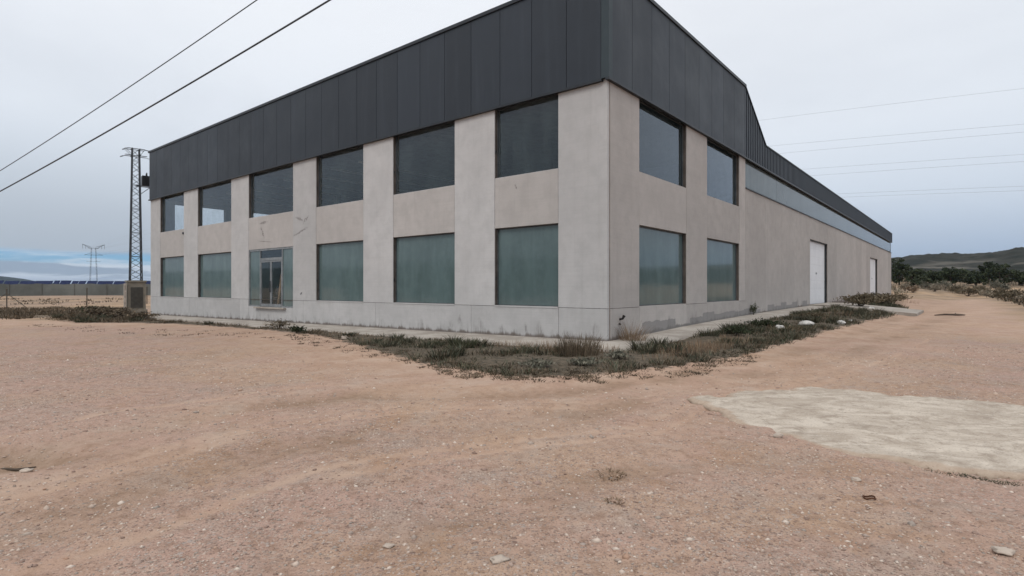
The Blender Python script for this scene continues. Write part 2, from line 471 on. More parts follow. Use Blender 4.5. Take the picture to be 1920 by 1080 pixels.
# ---------------------------------------------------------------- mesh helpers
class MB:
    def __init__(s): s.v = []; s.f = []

    def box(s, x0, x1, y0, y1, z0, z1):
        b = len(s.v)
        s.v += [(x0, y0, z0), (x1, y0, z0), (x1, y1, z0), (x0, y1, z0), (x0, y0, z1), (x1, y0, z1), (x1, y1, z1), (x0, y1, z1)]
        s.f += [(b, b+3, b+2, b+1), (b+4, b+5, b+6, b+7), (b, b+1, b+5, b+4), (b+1, b+2, b+6, b+5), (b+2, b+3, b+7, b+6), (b+3, b, b+4, b+7)]

    def bar(s, a, b, r, n=4, r2=None):
        a, b = Vector(a), Vector(b); d = (b - a)
        if d.length < 1e-6: return
        d.normalize(); up = Vector((0, 0, 1)) if abs(d.z) < .9 else Vector((1, 0, 0))
        e1 = d.cross(up).normalized(); e2 = d.cross(e1)
        r2 = r if r2 is None else r2; k = len(s.v)
        for p, rr in ((a, r), (b, r2)):
            for i in range(n):
                t = 2 * math.pi * (i + .5) / n
                s.v.append(tuple(p + e1 * math.cos(t) * rr + e2 * math.sin(t) * rr))
        for i in range(n):
            j = (i + 1) % n
            s.f.append((k + i, k + j, k + n + j, k + n + i))
        s.f.append(tuple(k + i for i in range(n))[::-1]); s.f.append(tuple(k + n + i for i in range(n)))

    def tube(s, pts, r, n=6):
        pts = [Vector(p) for p in pts]; k = len(s.v)
        for i, p in enumerate(pts):
            d = (pts[min(i + 1, len(pts) - 1)] - pts[max(i - 1, 0)]).normalized()
            up = Vector((0, 0, 1)) if abs(d.z) < .9 else Vector((1, 0, 0))
            e1 = d.cross(up).normalized(); e2 = d.cross(e1)
            rr = r[i] if isinstance(r, (list, tuple)) else r
            for q in range(n):
                t = 2 * math.pi * q / n
                s.v.append(tuple(p + e1 * math.cos(t) * rr + e2 * math.sin(t) * rr))
        for i in range(len(pts) - 1):
            for q in range(n):
                j = (q + 1) % n
                s.f.append((k + i*n + q, k + i*n + j, k + (i+1)*n + j, k + (i+1)*n + q))
        s.f.append(tuple(k + q for q in range(n))[::-1]); e = k + (len(pts)-1)*n; s.f.append(tuple(e + q for q in range(n)))

    def prism(s, poly, fn0, fn1):
        """poly: 2d points; fn0/fn1 map them to the two faces"""
        k = len(s.v); m = len(poly)
        s.v += [fn0(p) for p in poly] + [fn1(p) for p in poly]
        s.f.append(tuple(range(k, k + m))); s.f.append(tuple(range(k + 2*m - 1, k + m - 1, -1)))
        for i in range(m):
            j = (i + 1) % m
            s.f.append((k + j, k + i, k + m + i, k + m + j))

    def rock(s, c, r, sq=.6, n1=6, n2=8, seed=0):
        k = len(s.v); rnd = random.Random(seed)
        ph = [rnd.uniform(0, 9) for _ in range(3)]
        s.v.append((c[0], c[1], c[2] + r * sq))
        for i in range(1, n1):
            th = math.pi * i / n1
            for j in range(n2):
                a = 2 * math.pi * j / n2
                q = 1 + .38 * mnoise.noise(Vector((math.cos(a) * math.sin(th) * 3 + ph[1], math.sin(a) * math.sin(th) * 3, math.cos(th) * 3 + ph[0]))) + .5 * mnoise.noise(Vector((math.cos(a) * math.sin(th) * 1.4 + ph[0], math.sin(a) * math.sin(th) * 1.4 + ph[1], math.cos(th) + ph[2])))
                s.v.append((c[0] + r*q*math.sin(th)*math.cos(a)*1.25, c[1] + r*q*math.sin(th)*math.sin(a), c[2] + r*q*math.cos(th)*sq))
        s.v.append((c[0], c[1], c[2] - r * sq)); e = len(s.v) - 1
        for j in range(n2):
            s.f.append((k, k+1+j, k+1+(j+1) % n2))
            s.f.append((e, e-n2+(j+1) % n2, e-n2+j))
        for i in range(n1 - 2):
            for j in range(n2):
                a = k+1+i*n2; b = a + n2
                s.f.append((a+j, b+j, b+(j+1) % n2, a+(j+1) % n2))

    def build(s, name, material, parent=None, smooth=False, loc=None):
        me = bpy.data.meshes.new(name); me.from_pydata(s.v, [], s.f); me.update()
        o = bpy.data.objects.new(name, me); COL.objects.link(o)
        me.materials.append(material)
        if smooth: me.shade_smooth()
        if parent is not None: o.parent = parent
        if loc is not None: o.location = loc
        return o


def npmesh(name, V, Fq, material, parent=None, smooth=False):
    """V (n,3) array, Fq (m,k) array"""
    V = np.asarray(V, dtype=np.float32); Fq = np.asarray(Fq, dtype=np.int32)
    me = bpy.data.meshes.new(name)
    me.vertices.add(len(V)); me.vertices.foreach_set('co', V.ravel())
    k = Fq.shape[1]
    me.loops.add(Fq.size); me.loops.foreach_set('vertex_index', Fq.ravel())
    me.polygons.add(len(Fq)); me.polygons.foreach_set('loop_start', np.arange(0, Fq.size, k, dtype=np.int32))
    me.polygons.foreach_set('loop_total', np.full(len(Fq), k, dtype=np.int32))
    me.update(calc_edges=True); me.validate()
    me.materials.append(material)
    if smooth: me.shade_smooth()
    o = bpy.data.objects.new(name, me); COL.objects.link(o)
    if parent is not None: o.parent = parent
    return o


def tag(o, label=None, cat=None, group=None, kind=None):
    if label: o['label'] = label
    if cat: o['category'] = cat
    if group: o['group'] = group
    if kind: o['kind'] = kind
    return o


def empty(name, loc=(0, 0, 0), rz=0.0):
    o = bpy.data.objects.new(name, None); COL.objects.link(o)
    o.location = loc; o.rotation_euler = (0, 0, rz); o.empty_display_size = .3
    return o


# ---------------------------------------------------------------- noise on arrays
def vnoise(x, y, seed=0):
    xi = np.floor(x).astype(np.int64); yi = np.floor(y).astype(np.int64)
    fx = x - xi; fy = y - yi; fx = fx*fx*(3-2*fx); fy = fy*fy*(3-2*fy)

    def h(a, b):
        n = (a * 374761393 + b * 668265263 + seed * 1442695041) & 0x7fffffff
        n = ((n ^ (n >> 13)) * 1274126177) & 0x7fffffff
        return ((n ^ (n >> 16)) & 0xffff) / 65535.0
    return (h(xi, yi)*(1-fx) + h(xi+1, yi)*fx)*(1-fy) + (h(xi, yi+1)*(1-fx) + h(xi+1, yi+1)*fx)*fy


def fbm(x, y, sc, oct=4, seed=0):
    t = 0; a = .5; tot = 0
    for i in range(oct):
        t = t + a * vnoise(x * sc, y * sc, seed + i * 17); tot += a; a *= .5; sc *= 2.03
    return t / tot


def seg_dist(X, Y, pts):
    best = np.full(X.shape, 1e9)
    for (x0, y0), (x1, y1) in zip(pts[:-1], pts[1:]):
        dx, dy = x1 - x0, y1 - y0; L = dx*dx + dy*dy + 1e-9
        t = np.clip(((X - x0)*dx + (Y - y0)*dy) / L, 0, 1)
        best = np.minimum(best, np.hypot(X - x0 - t*dx, Y - y0 - t*dy))
    return best


def inside(X, Y, poly):
    r = np.zeros(X.shape, bool); n = len(poly)
    for i in range(n):
        x0, y0 = poly[i]; x1, y1 = poly[(i + 1) % n]
        c = ((y0 > Y) != (y1 > Y)) & (X < (x1 - x0) * (Y - y0) / ((y1 - y0) if y1 != y0 else 1e-9) + x0)
        r ^= c
    return r


def sdist(X, Y, poly):
    d = seg_dist(X, Y, list(poly) + [poly[0]])
    return np.where(inside(X, Y, poly), d, -d)


def P2(*pp): return [(at(a, b).x, at(a, b).y) for a, b in pp]


# pavement outer line offsets
W_L, W_R = 1.75, 1.25
# outer edge of the verge, then back along the pavement
verge_out = P2((60, 597), (150, 606), (235, 605), (330, 608), (440, 615), (520, 621), (600, 630), (660, 644), (740, 668), (800, 684), (880, 695), (960, 706), (1060, 706),
               (1150, 701), (1230, 692), (1310, 682), (1390, 668), (1450, 652), (1510, 636), (1570, 617), (1620, 604), (1670, 594), (1700, 578))
verge_in = [wxy(-.9, 52), wxy(-.9, 34), wxy(-.9, 20), wxy(-.9, 0), wxy(-.5, -1.0), wxy(0, -1.6), wxy(15, -1.6), wxy(30, -1.6), wxy(37, -1.6), wxy(40, 2)]
VERGE = verge_out + verge_in
PATCH = P2((1282, 747), (1322, 741), (1345, 742), (1362, 741), (1385, 734), (1425, 733), (1478, 731), (1492, 725), (1520, 724), (1552, 729), (1600, 731), (1640, 738), (1690, 743), (1760, 746), (1830, 752),
           (1920, 762), (2250, 790), (2300, 930), (1990, 905), (1930, 897), (1880, 892), (1790, 881), (1700, 869), (1640, 864), (1575, 848), (1520, 836), (1462, 819), (1400, 796), (1370, 785), (1352, 768), (1318, 757), (1290, 752))
TRACKS = [P2((-250, 930), (0, 868), (120, 838), (300, 795), (480, 765), (640, 744), (800, 740), (960, 738), (1120, 727), (1300, 702), (1450, 672), (1560, 641), (1650, 610), (1730, 580), (1760, 565)),
          P2((-200, 1040), (100, 965), (300, 905), (480, 850), (640, 822), (800, 806), (960, 787), (1100, 770), (1300, 722), (1500, 690), (1650, 640), (1760, 600), (1800, 575)),
          P2((500, 1080), (800, 980), (1050, 900), (1300, 850), (1500, 870))]


# ---------------------------------------------------------------- ground sheet
def make_ground():
    def axis(a, b, st, lo, hi, g=1.09):
        xs = list(np.arange(a, b, st)); s = st; x = xs[-1]
        while x < hi: s *= g; x += s; xs.append(min(x, hi))
        s = st; x = a; l = []
        while x > lo: s *= g; x -= s; l.append(max(x, lo))
        return np.array(l[::-1] + xs)
    xs = axis(-15, 15, .085, -4500, 4500); ys = axis(2.0, 24, .085, -2500, 5500)
    X, Y = np.meshgrid(xs, ys)
    Z = G(X, Y)
    near = np.exp(-np.maximum(np.hypot(X, Y) - 25, 0) / 40)
    u, v = uv(X, Y)
    vd = sdist(X, Y, VERGE)
    tr = np.zeros(X.shape); brk = sstep(.38, .62, fbm(X, Y, .8, 4, 301))
    for i, t in enumerate(TRACKS):
        w = (.42, .40, .25)[i]
        d = seg_dist(X + (fbm(X, Y, .5, 3, 3) - .5) * .9, Y + (fbm(X, Y, .5, 3, 9) - .5) * .9, t)
        k = np.exp(-(d / w) ** 2) * (.55 + .9 * (fbm(X, Y, .35, 3, 31) - .25))
        tr = np.maximum(tr, np.clip(k * 1.1, 0, 1) * (.15 + .85 * brk) * (1, .95, .6)[i])
        Z = Z - .035 * np.exp(-(d / w) ** 2) * (1, 1, .5)[i] + .014 * np.exp(-((d - w*2) / (w*.8)) ** 2)
    Z = Z + near * ((fbm(X, Y, .6, 3, 5) - .5) * .07 + (fbm(X, Y, 3.2, 3, 6) - .5) * .040 + (fbm(X, Y, 8, 2, 8) - .5) * .026)
    ruts = np.zeros(X.shape)
    for t in TRACKS[:2]:
        d = seg_dist(X + (fbm(X, Y, .35, 2, 403) - .5) * .8, Y + (fbm(X, Y, .35, 2, 409) - .5) * .8, t)
        for off in (.85, 1.15):
            k = np.exp(-((d - off) / .09) ** 2) * sstep(.35, .55, fbm(X, Y, .4, 3, 411 + int(off * 10)))
            ruts = np.maximum(ruts, k); Z = Z - .018 * k * near
    # the patch lies in a shallow tray so that dirt laps on to it
    pd = sdist(X, Y, PATCH)
    Z = Z - .03 * sstep(-.25, .3, pd)
    # below the floor and the pavement
    dent = sstep(-1.2, -.6, u) * sstep(-1.2, -.6, v) * (1 - sstep(37, 38, u)) * (1 - sstep(78.5, 79.5, v))
    Z = Z - .35 * dent
    Z = Z + .06 * sstep(0, .8, vd) * fbm(X, Y, 2, 3, 44) * (1 - dent)
    # pit by the left edge
    p = at(30, 858)
    Z = Z - .10 * np.exp(-(((X - p.x) / .55) ** 2 + ((Y - p.y) / .22) ** 2))
    far = np.hypot(X, Y) > 60
    Z = np.where(far, Z + (fbm(X, Y, .05, 3, 71) - .5) * .25 * sstep(60, 150, np.hypot(X, Y)), Z)
    verge = sstep(-.55, .75, vd)
    # sandy dirt in front of the verge and along the road
    dv = np.clip(-vd, 0, 99)
    sandy = np.exp(-(dv / 3.2) ** 2) * .95
    mid = (u < 0)
    road = sstep(4, 16, v) * (u < 0)
    sandy = np.clip(np.maximum(sandy, road * .7) + (fbm(X, Y, .33, 4, 77) - .5) * .9, 0, 1)
    sandy = np.maximum(sandy, np.exp(-(seg_dist(X, Y, TRACKS[0]) / 1.2) ** 2) * .6 * fbm(X, Y, .6, 3, 91) * 1.6)
    sandy = np.maximum(sandy, ruts * .9)
    pb = at(1150, 888)
    tr = np.maximum(tr, 1.6 * np.exp(-(((X - pb.x) / .16) ** 2 + ((Y - pb.y) / .13) ** 2)))
    pb = at(30, 858)
    tr = np.maximum(tr, 1.6 * np.exp(-(((X - pb.x) / .75) ** 2 + ((Y - pb.y) / .3) ** 2)))
    # scrubland beyond the yard
    yard = [wxy(60, -60), (-60, -60), (60, -60), (80, 20)] + P2((1935, 606), (1900, 588), (1868, 572), (1850, 561), (1700, 559.5), (1690, 562)) + \
           [wxy(0, 79), wxy(38, 79), wxy(38, -3)] + P2((150, 601), (0, 599), (-300, 602))
    yd = sdist(X, Y, yard)
    scrub = sstep(.8, -.8, yd + (fbm(X, Y, .3, 3, 55) - .5) * 2.5) if False else 1 - sstep(-.8, .8, yd + (fbm(X, Y, .3, 3, 55) - .5) * 2.0)
    scrub = np.where((X < 5) & (Y > 30), scrub * .55 * (fbm(X, Y, .08, 4, 13) > .45) + scrub * .3, scrub)
    # dark strip of weeds at the foot of the fence, left
    strip = inside(X, Y, P2((-400, 576), (0, 577), (240, 573), (240, 592), (150, 594), (60, 596), (0, 598), (-400, 600)))
    verge = np.maximum(verge, strip * 1.0)
    ny, nx = X.shape
    V = np.stack([X.ravel(), Y.ravel(), Z.ravel()], 1)
    idx = np.arange(nx * ny).reshape(ny, nx)
    Fq = np.stack([idx[:-1, :-1].ravel(), idx[:-1, 1:].ravel(), idx[1:, 1:].ravel(), idx[1:, :-1].ravel()], 1)
    o = npmesh('ground', V, Fq, M['ground'], smooth=True)
    ca = o.data.color_attributes.new('mask', 'FLOAT_COLOR', 'POINT')
    ca.data.foreach_set('color', np.clip(np.stack([verge.ravel(), sandy.ravel(), np.clip(tr, 0, 1).ravel(), scrub.ravel()], 1), 0, 1).astype(np.float32).ravel())
    tag(o, kind='structure')
    return o, xs, ys, Z


GR, GXS, GYS, GZ = make_ground()


def gz(x, y):
    """height of the finished ground mesh"""
    x = np.atleast_1d(np.asarray(x, float)); y = np.atleast_1d(np.asarray(y, float))
    i = np.clip(np.searchsorted(GXS, x) - 1, 0, len(GXS) - 2); j = np.clip(np.searchsorted(GYS, y) - 1, 0, len(GYS) - 2)
    fx = (x - GXS[i]) / (GXS[i+1] - GXS[i]); fy = (y - GYS[j]) / (GYS[j+1] - GYS[j])
    return (GZ[j, i]*(1-fx) + GZ[j, i+1]*fx)*(1-fy) + (GZ[j+1, i]*(1-fx) + GZ[j+1, i+1]*fx)*fy


def gpt(px, py):
    p = at(px, py); p.z = float(gz(p.x, p.y)[0]); return p


# ---------------------------------------------------------------- concrete patch
def make_patch():
    poly = []
    n = len(PATCH)
    for i in range(n):
        (x0, y0), (x1, y1) = PATCH[i], PATCH[(i + 1) % n]
        L = math.hypot(x1 - x0, y1 - y0); k = max(1, int(L / .07))
        for q in range(k):
            t = q / k; x = x0 + (x1 - x0) * t; y = y0 + (y1 - y0) * t
            x += (float(fbm(np.array(x), np.array(y), 4.5, 4, 3)) - .5) * .30
            y += (float(fbm(np.array(x), np.array(y), 4.5, 4, 8)) - .5) * .30
            x += (float(fbm(np.array(x), np.array(y), 15., 3, 5)) - .5) * .16; y += (float(fbm(np.array(x), np.array(y), 15., 3, 6)) - .5) * .16
            poly.append((x, y))
    xs = [p[0] for p in poly]; ys = [p[1] for p in poly]
    st = .045
    gx = np.arange(min(xs), max(xs) + st, st); gy = np.arange(min(ys), max(ys) + st, st)
    X, Y = np.meshgrid(gx, gy); D = sdist(X, Y, poly)
    base = G(X, Y)
    Z = base + .045 * sstep(-.03, .05, D) - .025 + (fbm(X, Y, 1.2, 4, 21) - .5) * .045 + (fbm(X, Y, 7, 3, 22) - .5) * .02
    keep = D > -.05
    idx = -np.ones(X.shape, int); idx[keep] = np.arange(keep.sum())
    V = np.stack([X[keep], Y[keep], Z[keep]], 1)
    q = (idx[:-1, :-1] >= 0) & (idx[:-1, 1:] >= 0) & (idx[1:, 1:] >= 0) & (idx[1:, :-1] >= 0)
    Fq = np.stack([idx[:-1, :-1][q], idx[:-1, 1:][q], idx[1:, 1:][q], idx[1:, :-1][q]], 1)
    nb = len(V)
    o = npmesh('concrete_slab', V, Fq, M['slab'], smooth=True)
    a = o.data.attributes.new('rim', 'FLOAT', 'POINT')
    a.data.foreach_set('value', (1 - sstep(-.02, .22, D[keep])).astype(np.float32))
    md = o.modifiers.new('Solidify', 'SOLIDIFY'); md.thickness = .06; md.offset = -1
    tag(o, kind='structure')


make_patch()


# ---------------------------------------------------------------- pavement round the building
def make_pavement():
    V = []; Fq = []
    rows = []   # each row: inner top, outer top, outer bottom
    for u in np.arange(38.2, .3, -1.2):
        rows.append((wxy(u, .02), wxy(u, -W_L + .04 * math.sin(u * 1.7)), base_l(u) - .004, base_l(u) - .06))
    for k in range(7):
        t = k / 6 * math.pi / 2
        r = 1.0
        # rounded corner, centre at (u=-W_R+r, v=-W_L+r)
        cu, cv = -W_R + r, -W_L + r
        ou, ov = cu - r * math.sin(t), cv - r * math.cos(t)
        rows.append((wxy(.02, .02), wxy(ou, ov), -.004, -.06))
    for v in np.arange(.2, 27.3, 1.35):
        b = float(base_r(v)); rows.append((wxy(.02, v), wxy(-W_R + .03 * math.sin(v * 2.1), v), b - .004, b - .03))
    for (a, b, za, zb) in rows:
        V += [(a[0], a[1], za), (b[0], b[1], zb), (b[0], b[1], zb - .3), (a[0], a[1], za - .3)]
    for i in range(len(rows) - 1):
        k = i * 4
        for q in range(3):
            Fq.append((k + q, k + 4 + q, k + 5 + q, k + 1 + q))
    o = npmesh('pavement', V, Fq, M['pave'])
    bpy.context.view_layer.objects.active = o
    tag(o, kind='structure')
    # ramp in front of the first roller door
    mb = MB()
    v0, v1 = 27.35, 34.2
    b = .43 + .02
    pts = [(0.02, v0), (-1.3, v0), (-5.9, v0 - .3), (-5.9, v1 - .3), (-1.3, v1), (0.02, v1)]
    zs = [b, b - .02, .02, .02, b - .02, b]
    top = [(*wxy(u, v), z) for (u, v), z in zip(pts, zs)]
    bot = [(x, y, z - .5) for x, y, z in top]
    mb.v = top + bot; mb.f = [tuple(range(6))[::-1], tuple(range(6, 12))] + [(i, (i+1) % 6, 6 + (i+1) % 6, 6 + i) for i in range(6)]
    o = mb.build('ramp', M['pave']); tag(o, kind='structure')


make_pavement()

# ---------------------------------------------------------------- the building
BR = math.atan2(CS, SN)
B = empty('warehouse', (CX, CYY, 0), BR)
tag(B, 'two-storey pale concrete warehouse with dark metal cladding band and large windows', 'warehouse')
ZB = -.9
T = .28   # wall thickness
LW = {i: (uL(a), uL(b)) for i, (a, b) in {6: (1046.5, 927.5), 5: (852.3, 737), 4: (681, 592.6), 3: (549.4, 466.2), 2: (433.5, 370.8), 1: (344.6, 300.5)}.items()}
RW = {1: (2.084, 6.049), 2: (8.205, 12.40)}
g = .007


def build_walls():
    w = MB(); j = MB(); sp = []; js = MB()
    # front (plane x=0): piers between openings
    edges = [0.0]
    for i in (6, 5, 4, 3, 2, 1): edges += list(LW[i])
    edges.append(LEN_U)
    z0, z1 = H_S1 + g, H_CL + .2
    w.box(0, .10, 0, T, z0, z1)
    for k in range(0, len(edges), 2):
        w.box(0, T, edges[k] + (g if k else T + .001), edges[k+1] - (g if k + 1 < len(edges) - 1 else 0), z0, z1)
    for i in LW:
        a, b = LW[i]
        q = MB(); q.box(.006, T, a + g, b - g, H_H1, H_S2); sp.append(q)
        # joints filled a little behind the face
        for e in (a, b): j.box(.03, T - .05, e - g - .002, e + g + .002, z0 + .01, z1 - .05)
    # plinth
    seams = [0.0] + [uL(x) for x in (1047.5, 883.5, 704.5, 569)] + [uL(549.4) + .0, uL(466.2), uL(449), uL(355.7), LEN_U]
    for a, b in zip(seams[:-1], seams[1:]):
        if abs(a - uL(549.4)) < .01: top = .58
        else: top = H_S1 - g
        if a == 0: w.box(-.004, .10, 0, T, ZB, top); w.box(-.004, T, T + .001, b - g, ZB, top)
        else: w.box(-.004, T, a + g, b - g, ZB, top)
        if a: j.box(.03, T - .05, a - g - .002, a + g + .002, ZB, .5)
    j.box(.03, T - .03, T + .05, LEN_U - .05, H_S1 - g - .002, H_S1 + g + .002)
    # far end (plane y = LEN_U), openings upstairs
    ya, yb = LEN_U - .001 - T, LEN_U - .001
    E = [(1.45, 5.05), (7.0, 10.6)]
    w.box(T + .002, BRK, ya, yb, ZB, H_S2)
    w.box(T + .002, BRK, ya, yb, 7.68, H_CL + .2)
    xs = [T + .002, E[0][0], E[0][1], E[1][0], E[1][1], BRK]
    for k in range(0, 6, 2): w.box(xs[k], xs[k+1], ya, yb, H_S2 + .001, 7.679)
    w.box(BRK + .002, LEN_V, ya, yb, ZB, H_CL + .2)
    def two(w_, j_, m_):
        nw = len(w_.f); k = len(w_.v); w_.v += j_.v; w_.f += [tuple(i + k for i in f) for f in j_.f]
        o = w_.build('wall', m_, B); o.data.materials.append(M['joint'])
        for i in range(nw, len(w_.f)): o.data.polygons[i].material_index = 1
    two(w, j, M['conc']); j = MB()
    for q in sp: q.build('spandrel', M['conc_warm'], B)
    # side (plane y=0)
    s = MB()
    x0 = .155
    cuts = [x0, RW[1][0], RW[1][1], RW[2][0], RW[2][1], 13.30]
    for k in range(0, 6, 2): s.box(cuts[k] + (g if k else 0), cuts[k+1] - g, 0, T, z0, z1)
    for i in RW:
        a, b = RW[i]
        s.box(a + g, b - g, .006, T, H_H1, H_S2)
        for e in (a, b): j.box(e - g - .002, e + g + .002, .03, T - .05, z0 + .01, z1 - .05)
    pc = [x0, RW[1][0], RW[1][1], RW[2][0], RW[2][1], 13.30]
    for a, b in zip(pc[:-1], pc[1:]):
        s.box(a + g, b - g, -.004, T, ZB, H_S1 - g)
        j.box(a - g - .002, a + g + .002, .03, T - .05, ZB, H_S1)
    j.box(.2, 13.2, .03, T - .03, H_S1 - g - .002, H_S1 + g + .002)
    j.box(.10, .20, .045, T, H_S1, z1)
    # long hall wall, tall panels, two door openings
    D = [(27.49, 33.55), (57.25, 63.53)]
    v = 13.30; stops = []
    while v < LEN_V - 1: stops.append(v); v += 3.42
    stops.append(LEN_V)
    allx = sorted(set(stops + [d for p in D for d in p]))
    for a, b in zip(allx[:-1], allx[1:]):
        m = (a + b) / 2
        inn = any(p[0] < m < p[1] for p in D)
        if inn:
            s.box(a + .001, b - .001, 0, T, 4.90, H_STRIP); continue
        s.box(a + g*.7, b - g*.7, 0, T, ZB, H_STRIP)
        j.box(a - g, a + g, .025, T - .05, ZB, H_STRIP - .02)
    s.box(LEN_V - T, LEN_V - .001, T + .001, LEN_U - T - .01, ZB, H_CL + .2)   # back wall
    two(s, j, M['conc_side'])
    cs = MB(); cs.box(.105, .162, .006, .04, ZB, z1); cs.build('corner_joint', simple('corner_sealant', (.21, .17, .145), .9, .1), B)


build_walls()


def make_windows():
    for i in LW:
        a, b = LW[i]
        for lvl in (0, 1):
            z0, z1 = ((H_S1, H_H1) if lvl == 0 else (H_S2, H_CL + .05))
            if i == 3 and lvl == 0: continue
            f = MB(); t = .045; x0, x1 = .13, .20
            f.box(x0, x1, a + .003, b - .003, z0 + .003, z0 + t); f.box(x0, x1, a + .003, b - .003, z1 - t, z1 - .003)
            f.box(x0, x1, a + .003, a + t, z0 + t + .001, z1 - t - .001); f.box(x0, x1, b - t, b - .003, z0 + t + .001, z1 - t - .001)
            if lvl == 0:   # thin pale sill strip
                pass
            w = f.build('window', M['frame'], B)
            p = MB(); p.box(.160, .172, a + t, b - t, z0 + t, z1 - t)
            p.build('pane', M['film'] if lvl == 0 else M['glass'], w)
            sl = MB(); sl.box(-.022, .12, a + .012, b - .012, z0 - .02, z0 + .022) if lvl == 0 else sl.box(.01, .12, a + .012, b - .012, z0 - .02, z0 + .02)
            sl.build('sill', M['conc'], w)
            h = MB(); h.box(.02, .06, b - .035, b - .012, z0 + .9, z0 + 1.0); h.build('bracket', M['trim'], w)
    for i in RW:
        a, b = RW[i]
        for lvl in (0, 1):
            z0, z1 = ((H_S1, H_H1) if lvl == 0 else (H_S2, H_CL + .05))
            f = MB(); t = .05; y0, y1 = .13, .20
            f.box(a + .003, b - .003, y0, y1, z0 + .003, z0 + t); f.box(a + .003, b - .003, y0, y1, z1 - t, z1 - .003)
            f.box(a + .003, a + t, y0, y1, z0 + t + .001, z1 - t - .001); f.box(b - t, b - .003, y0, y1, z0 + t + .001, z1 - t - .001)
            w = f.build('window', M['frame'], B)
            p = MB(); p.box(a + t, b - t, .160, .172, z0 + t, z1 - t)
            p.build('pane', M['film'] if lvl == 0 else M['glass_side'], w)
            sl = MB(); sl.box(a + .012, b - .012, .01, .12, z0 - .02, z0 + .02); sl.build('sill', M['conc_side'], w)
    # windows of the far end, seen through the front ones
    for (a, b) in ((1.45, 5.05), (7.0, 10.6)):
        f = MB(); y0, y1 = LEN_U - .2, LEN_U - .12; z0, z1 = H_S2, 7.679; t = .05
        f.box(a + .003, b - .003, y0, y1, z0 + .003, z0 + t); f.box(a + .003, b - .003, y0, y1, z1 - t, z1 - .003)
        f.box(a + .003, a + t, y0, y1, z0 + t + .001, z1 - t - .001); f.box(b - t, b - .003, y0, y1, z0 + t + .001, z1 - t - .001)
        w = f.build('window', M['frame'], B)
        p = MB(); p.box(a + t, b - t, LEN_U - .165, LEN_U - .155, z0 + t, z1 - t); p.build('pane', M['glass'], w)
    # ribbon glazing along the hall
    f = MB(); z0, z1 = H_STRIP, H_CL + .02
    f.box(13.32, LEN_V - .02, .06, .14, z0 + .002, z0 + .07); f.box(13.32, LEN_V - .02, .06, .14, z1 - .06, z1)
    f.box(13.32, 13.40, .06, .14, z0 + .071, z1 - .061); f.box(LEN_V - .1, LEN_V - .02, .06, .14, z0 + .071, z1 - .061)
    w = f.build('ribbon_window', M['trim'], B)
    v = 13.40
    while v < LEN_V - .2:
        e = min(v + 5.9, LEN_V - .1)
        p = MB(); p.box(v + .012, e - .012, .08, .10, z0 + .072, z1 - .062); p.build('pane', M['ribbon'], w)
        v = e
    c = MB(); c.box(13.32, LEN_V - .01, -.05, .05, z0 - .05, z0 + .0); c.build('sill', M['trim'], w)


make_windows()


def make_entrance():
    a, b = LW[3]; z0, z1 = .58, H_H1
    f = MB(); t = .07; x0, x1 = .03, .12
    m1, m2 = uL(528), uL(486.5)
    f.box(x0, x1, a + .01, b - .01, z1 - .10, z1 - .003)
    for y in (a + .01, m1 - t/2, m2 - t/2, b - t - .01): f.box(x0, x1, y, y + t, z0, z1 - .101)
    f.box(x0 - .004, x1 - .01, m1 + t/2 + .001, m2 - t/2 - .001, 3.02, 3.16)
    f.box(x0, x1, a + t + .011, m1 - t/2 - .001, z0, z0 + .08); f.box(x0, x1, m2 + t/2 + .001, b - t - .011, z0, z0 + .08)
    e = f.build('entrance', M['alu'], B)
    p = MB(); p.box(.070, .078, a + t + .01, m1 - t/2, z0 + .08, z1 - .1); p.build('side_pane', M['film'], e)
    p = MB(); p.box(.070, .078, m2 + t/2, b - t - .01, z0 + .08, z1 - .1); p.build('side_pane', M['film'], e)
    p = MB(); p.box(.070, .078, m1 + t/2, m2 - t/2, 3.16, z1 - .1); p.build('transom_pane', M['glass_side'], e)
    mid = uL(506.5)
    for (c, d) in ((m1 + t/2 + .005, mid - .004), (mid + .004, m2 - t/2 - .005)):
        q = MB(); s = .075
        q.box(.04, .10, c, c + s, z0 + .02, 3.01); q.box(.04, .10, d - s, d, z0 + .02, 3.01)
        q.box(.04, .10, c + s + .001, d - s - .001, z0 + .02, z0 + .16); q.box(.04, .10, c + s + .001, d - s - .001, 2.93, 3.01)
        o = q.build('door', M['alu'], B)
        p = MB(); p.box(.066, .074, c + s, d - s, z0 + .16, 2.93); p.build('pane', M['glass'], o)
        h = MB(); yy = d - .04 if c < mid - .3 else c + .04
        h.bar((-.01, yy, 1.35), (-.01, yy, 1.95), .014, 8); h.bar((-.01, yy, 1.4), (.05, yy, 1.4), .01); h.bar((-.01, yy, 1.9), (.05, yy, 1.9), .01)
        h.build('handle', M['steel'], o)
    st = MB(); st.box(-.16, .03, m1 - .45, m2 + .35, .50, .576); st.build('door_step', M['pave'], B)
    # brackets and pipes fixed to the wall
    pb = MB()
    pb.tube([(.75, .0, .62), (.75, -.10, .64), (.76, -.15, .74)], [.035, .035, .05], 8)
    pb.tube([(.70, -.01, .5), (.70, -.06, .46)], .03, 8)
    pb.build('pipe_outlet', M['black'], B)
    pb = MB(); u, z = uz(566, 549); pb.tube([(.0, u, z), (-.05, u, z - .02), (-.06, u, z - .09)], .02, 6); pb.build('pipe_outlet', M['black'], B)
    pb = MB(); u, z = uz(344, 437); pb.box(-.06, 0, u - .05, u + .05, z - .08, z + .06); pb.build('wall_lamp', M['trim'], B)


make_entrance()


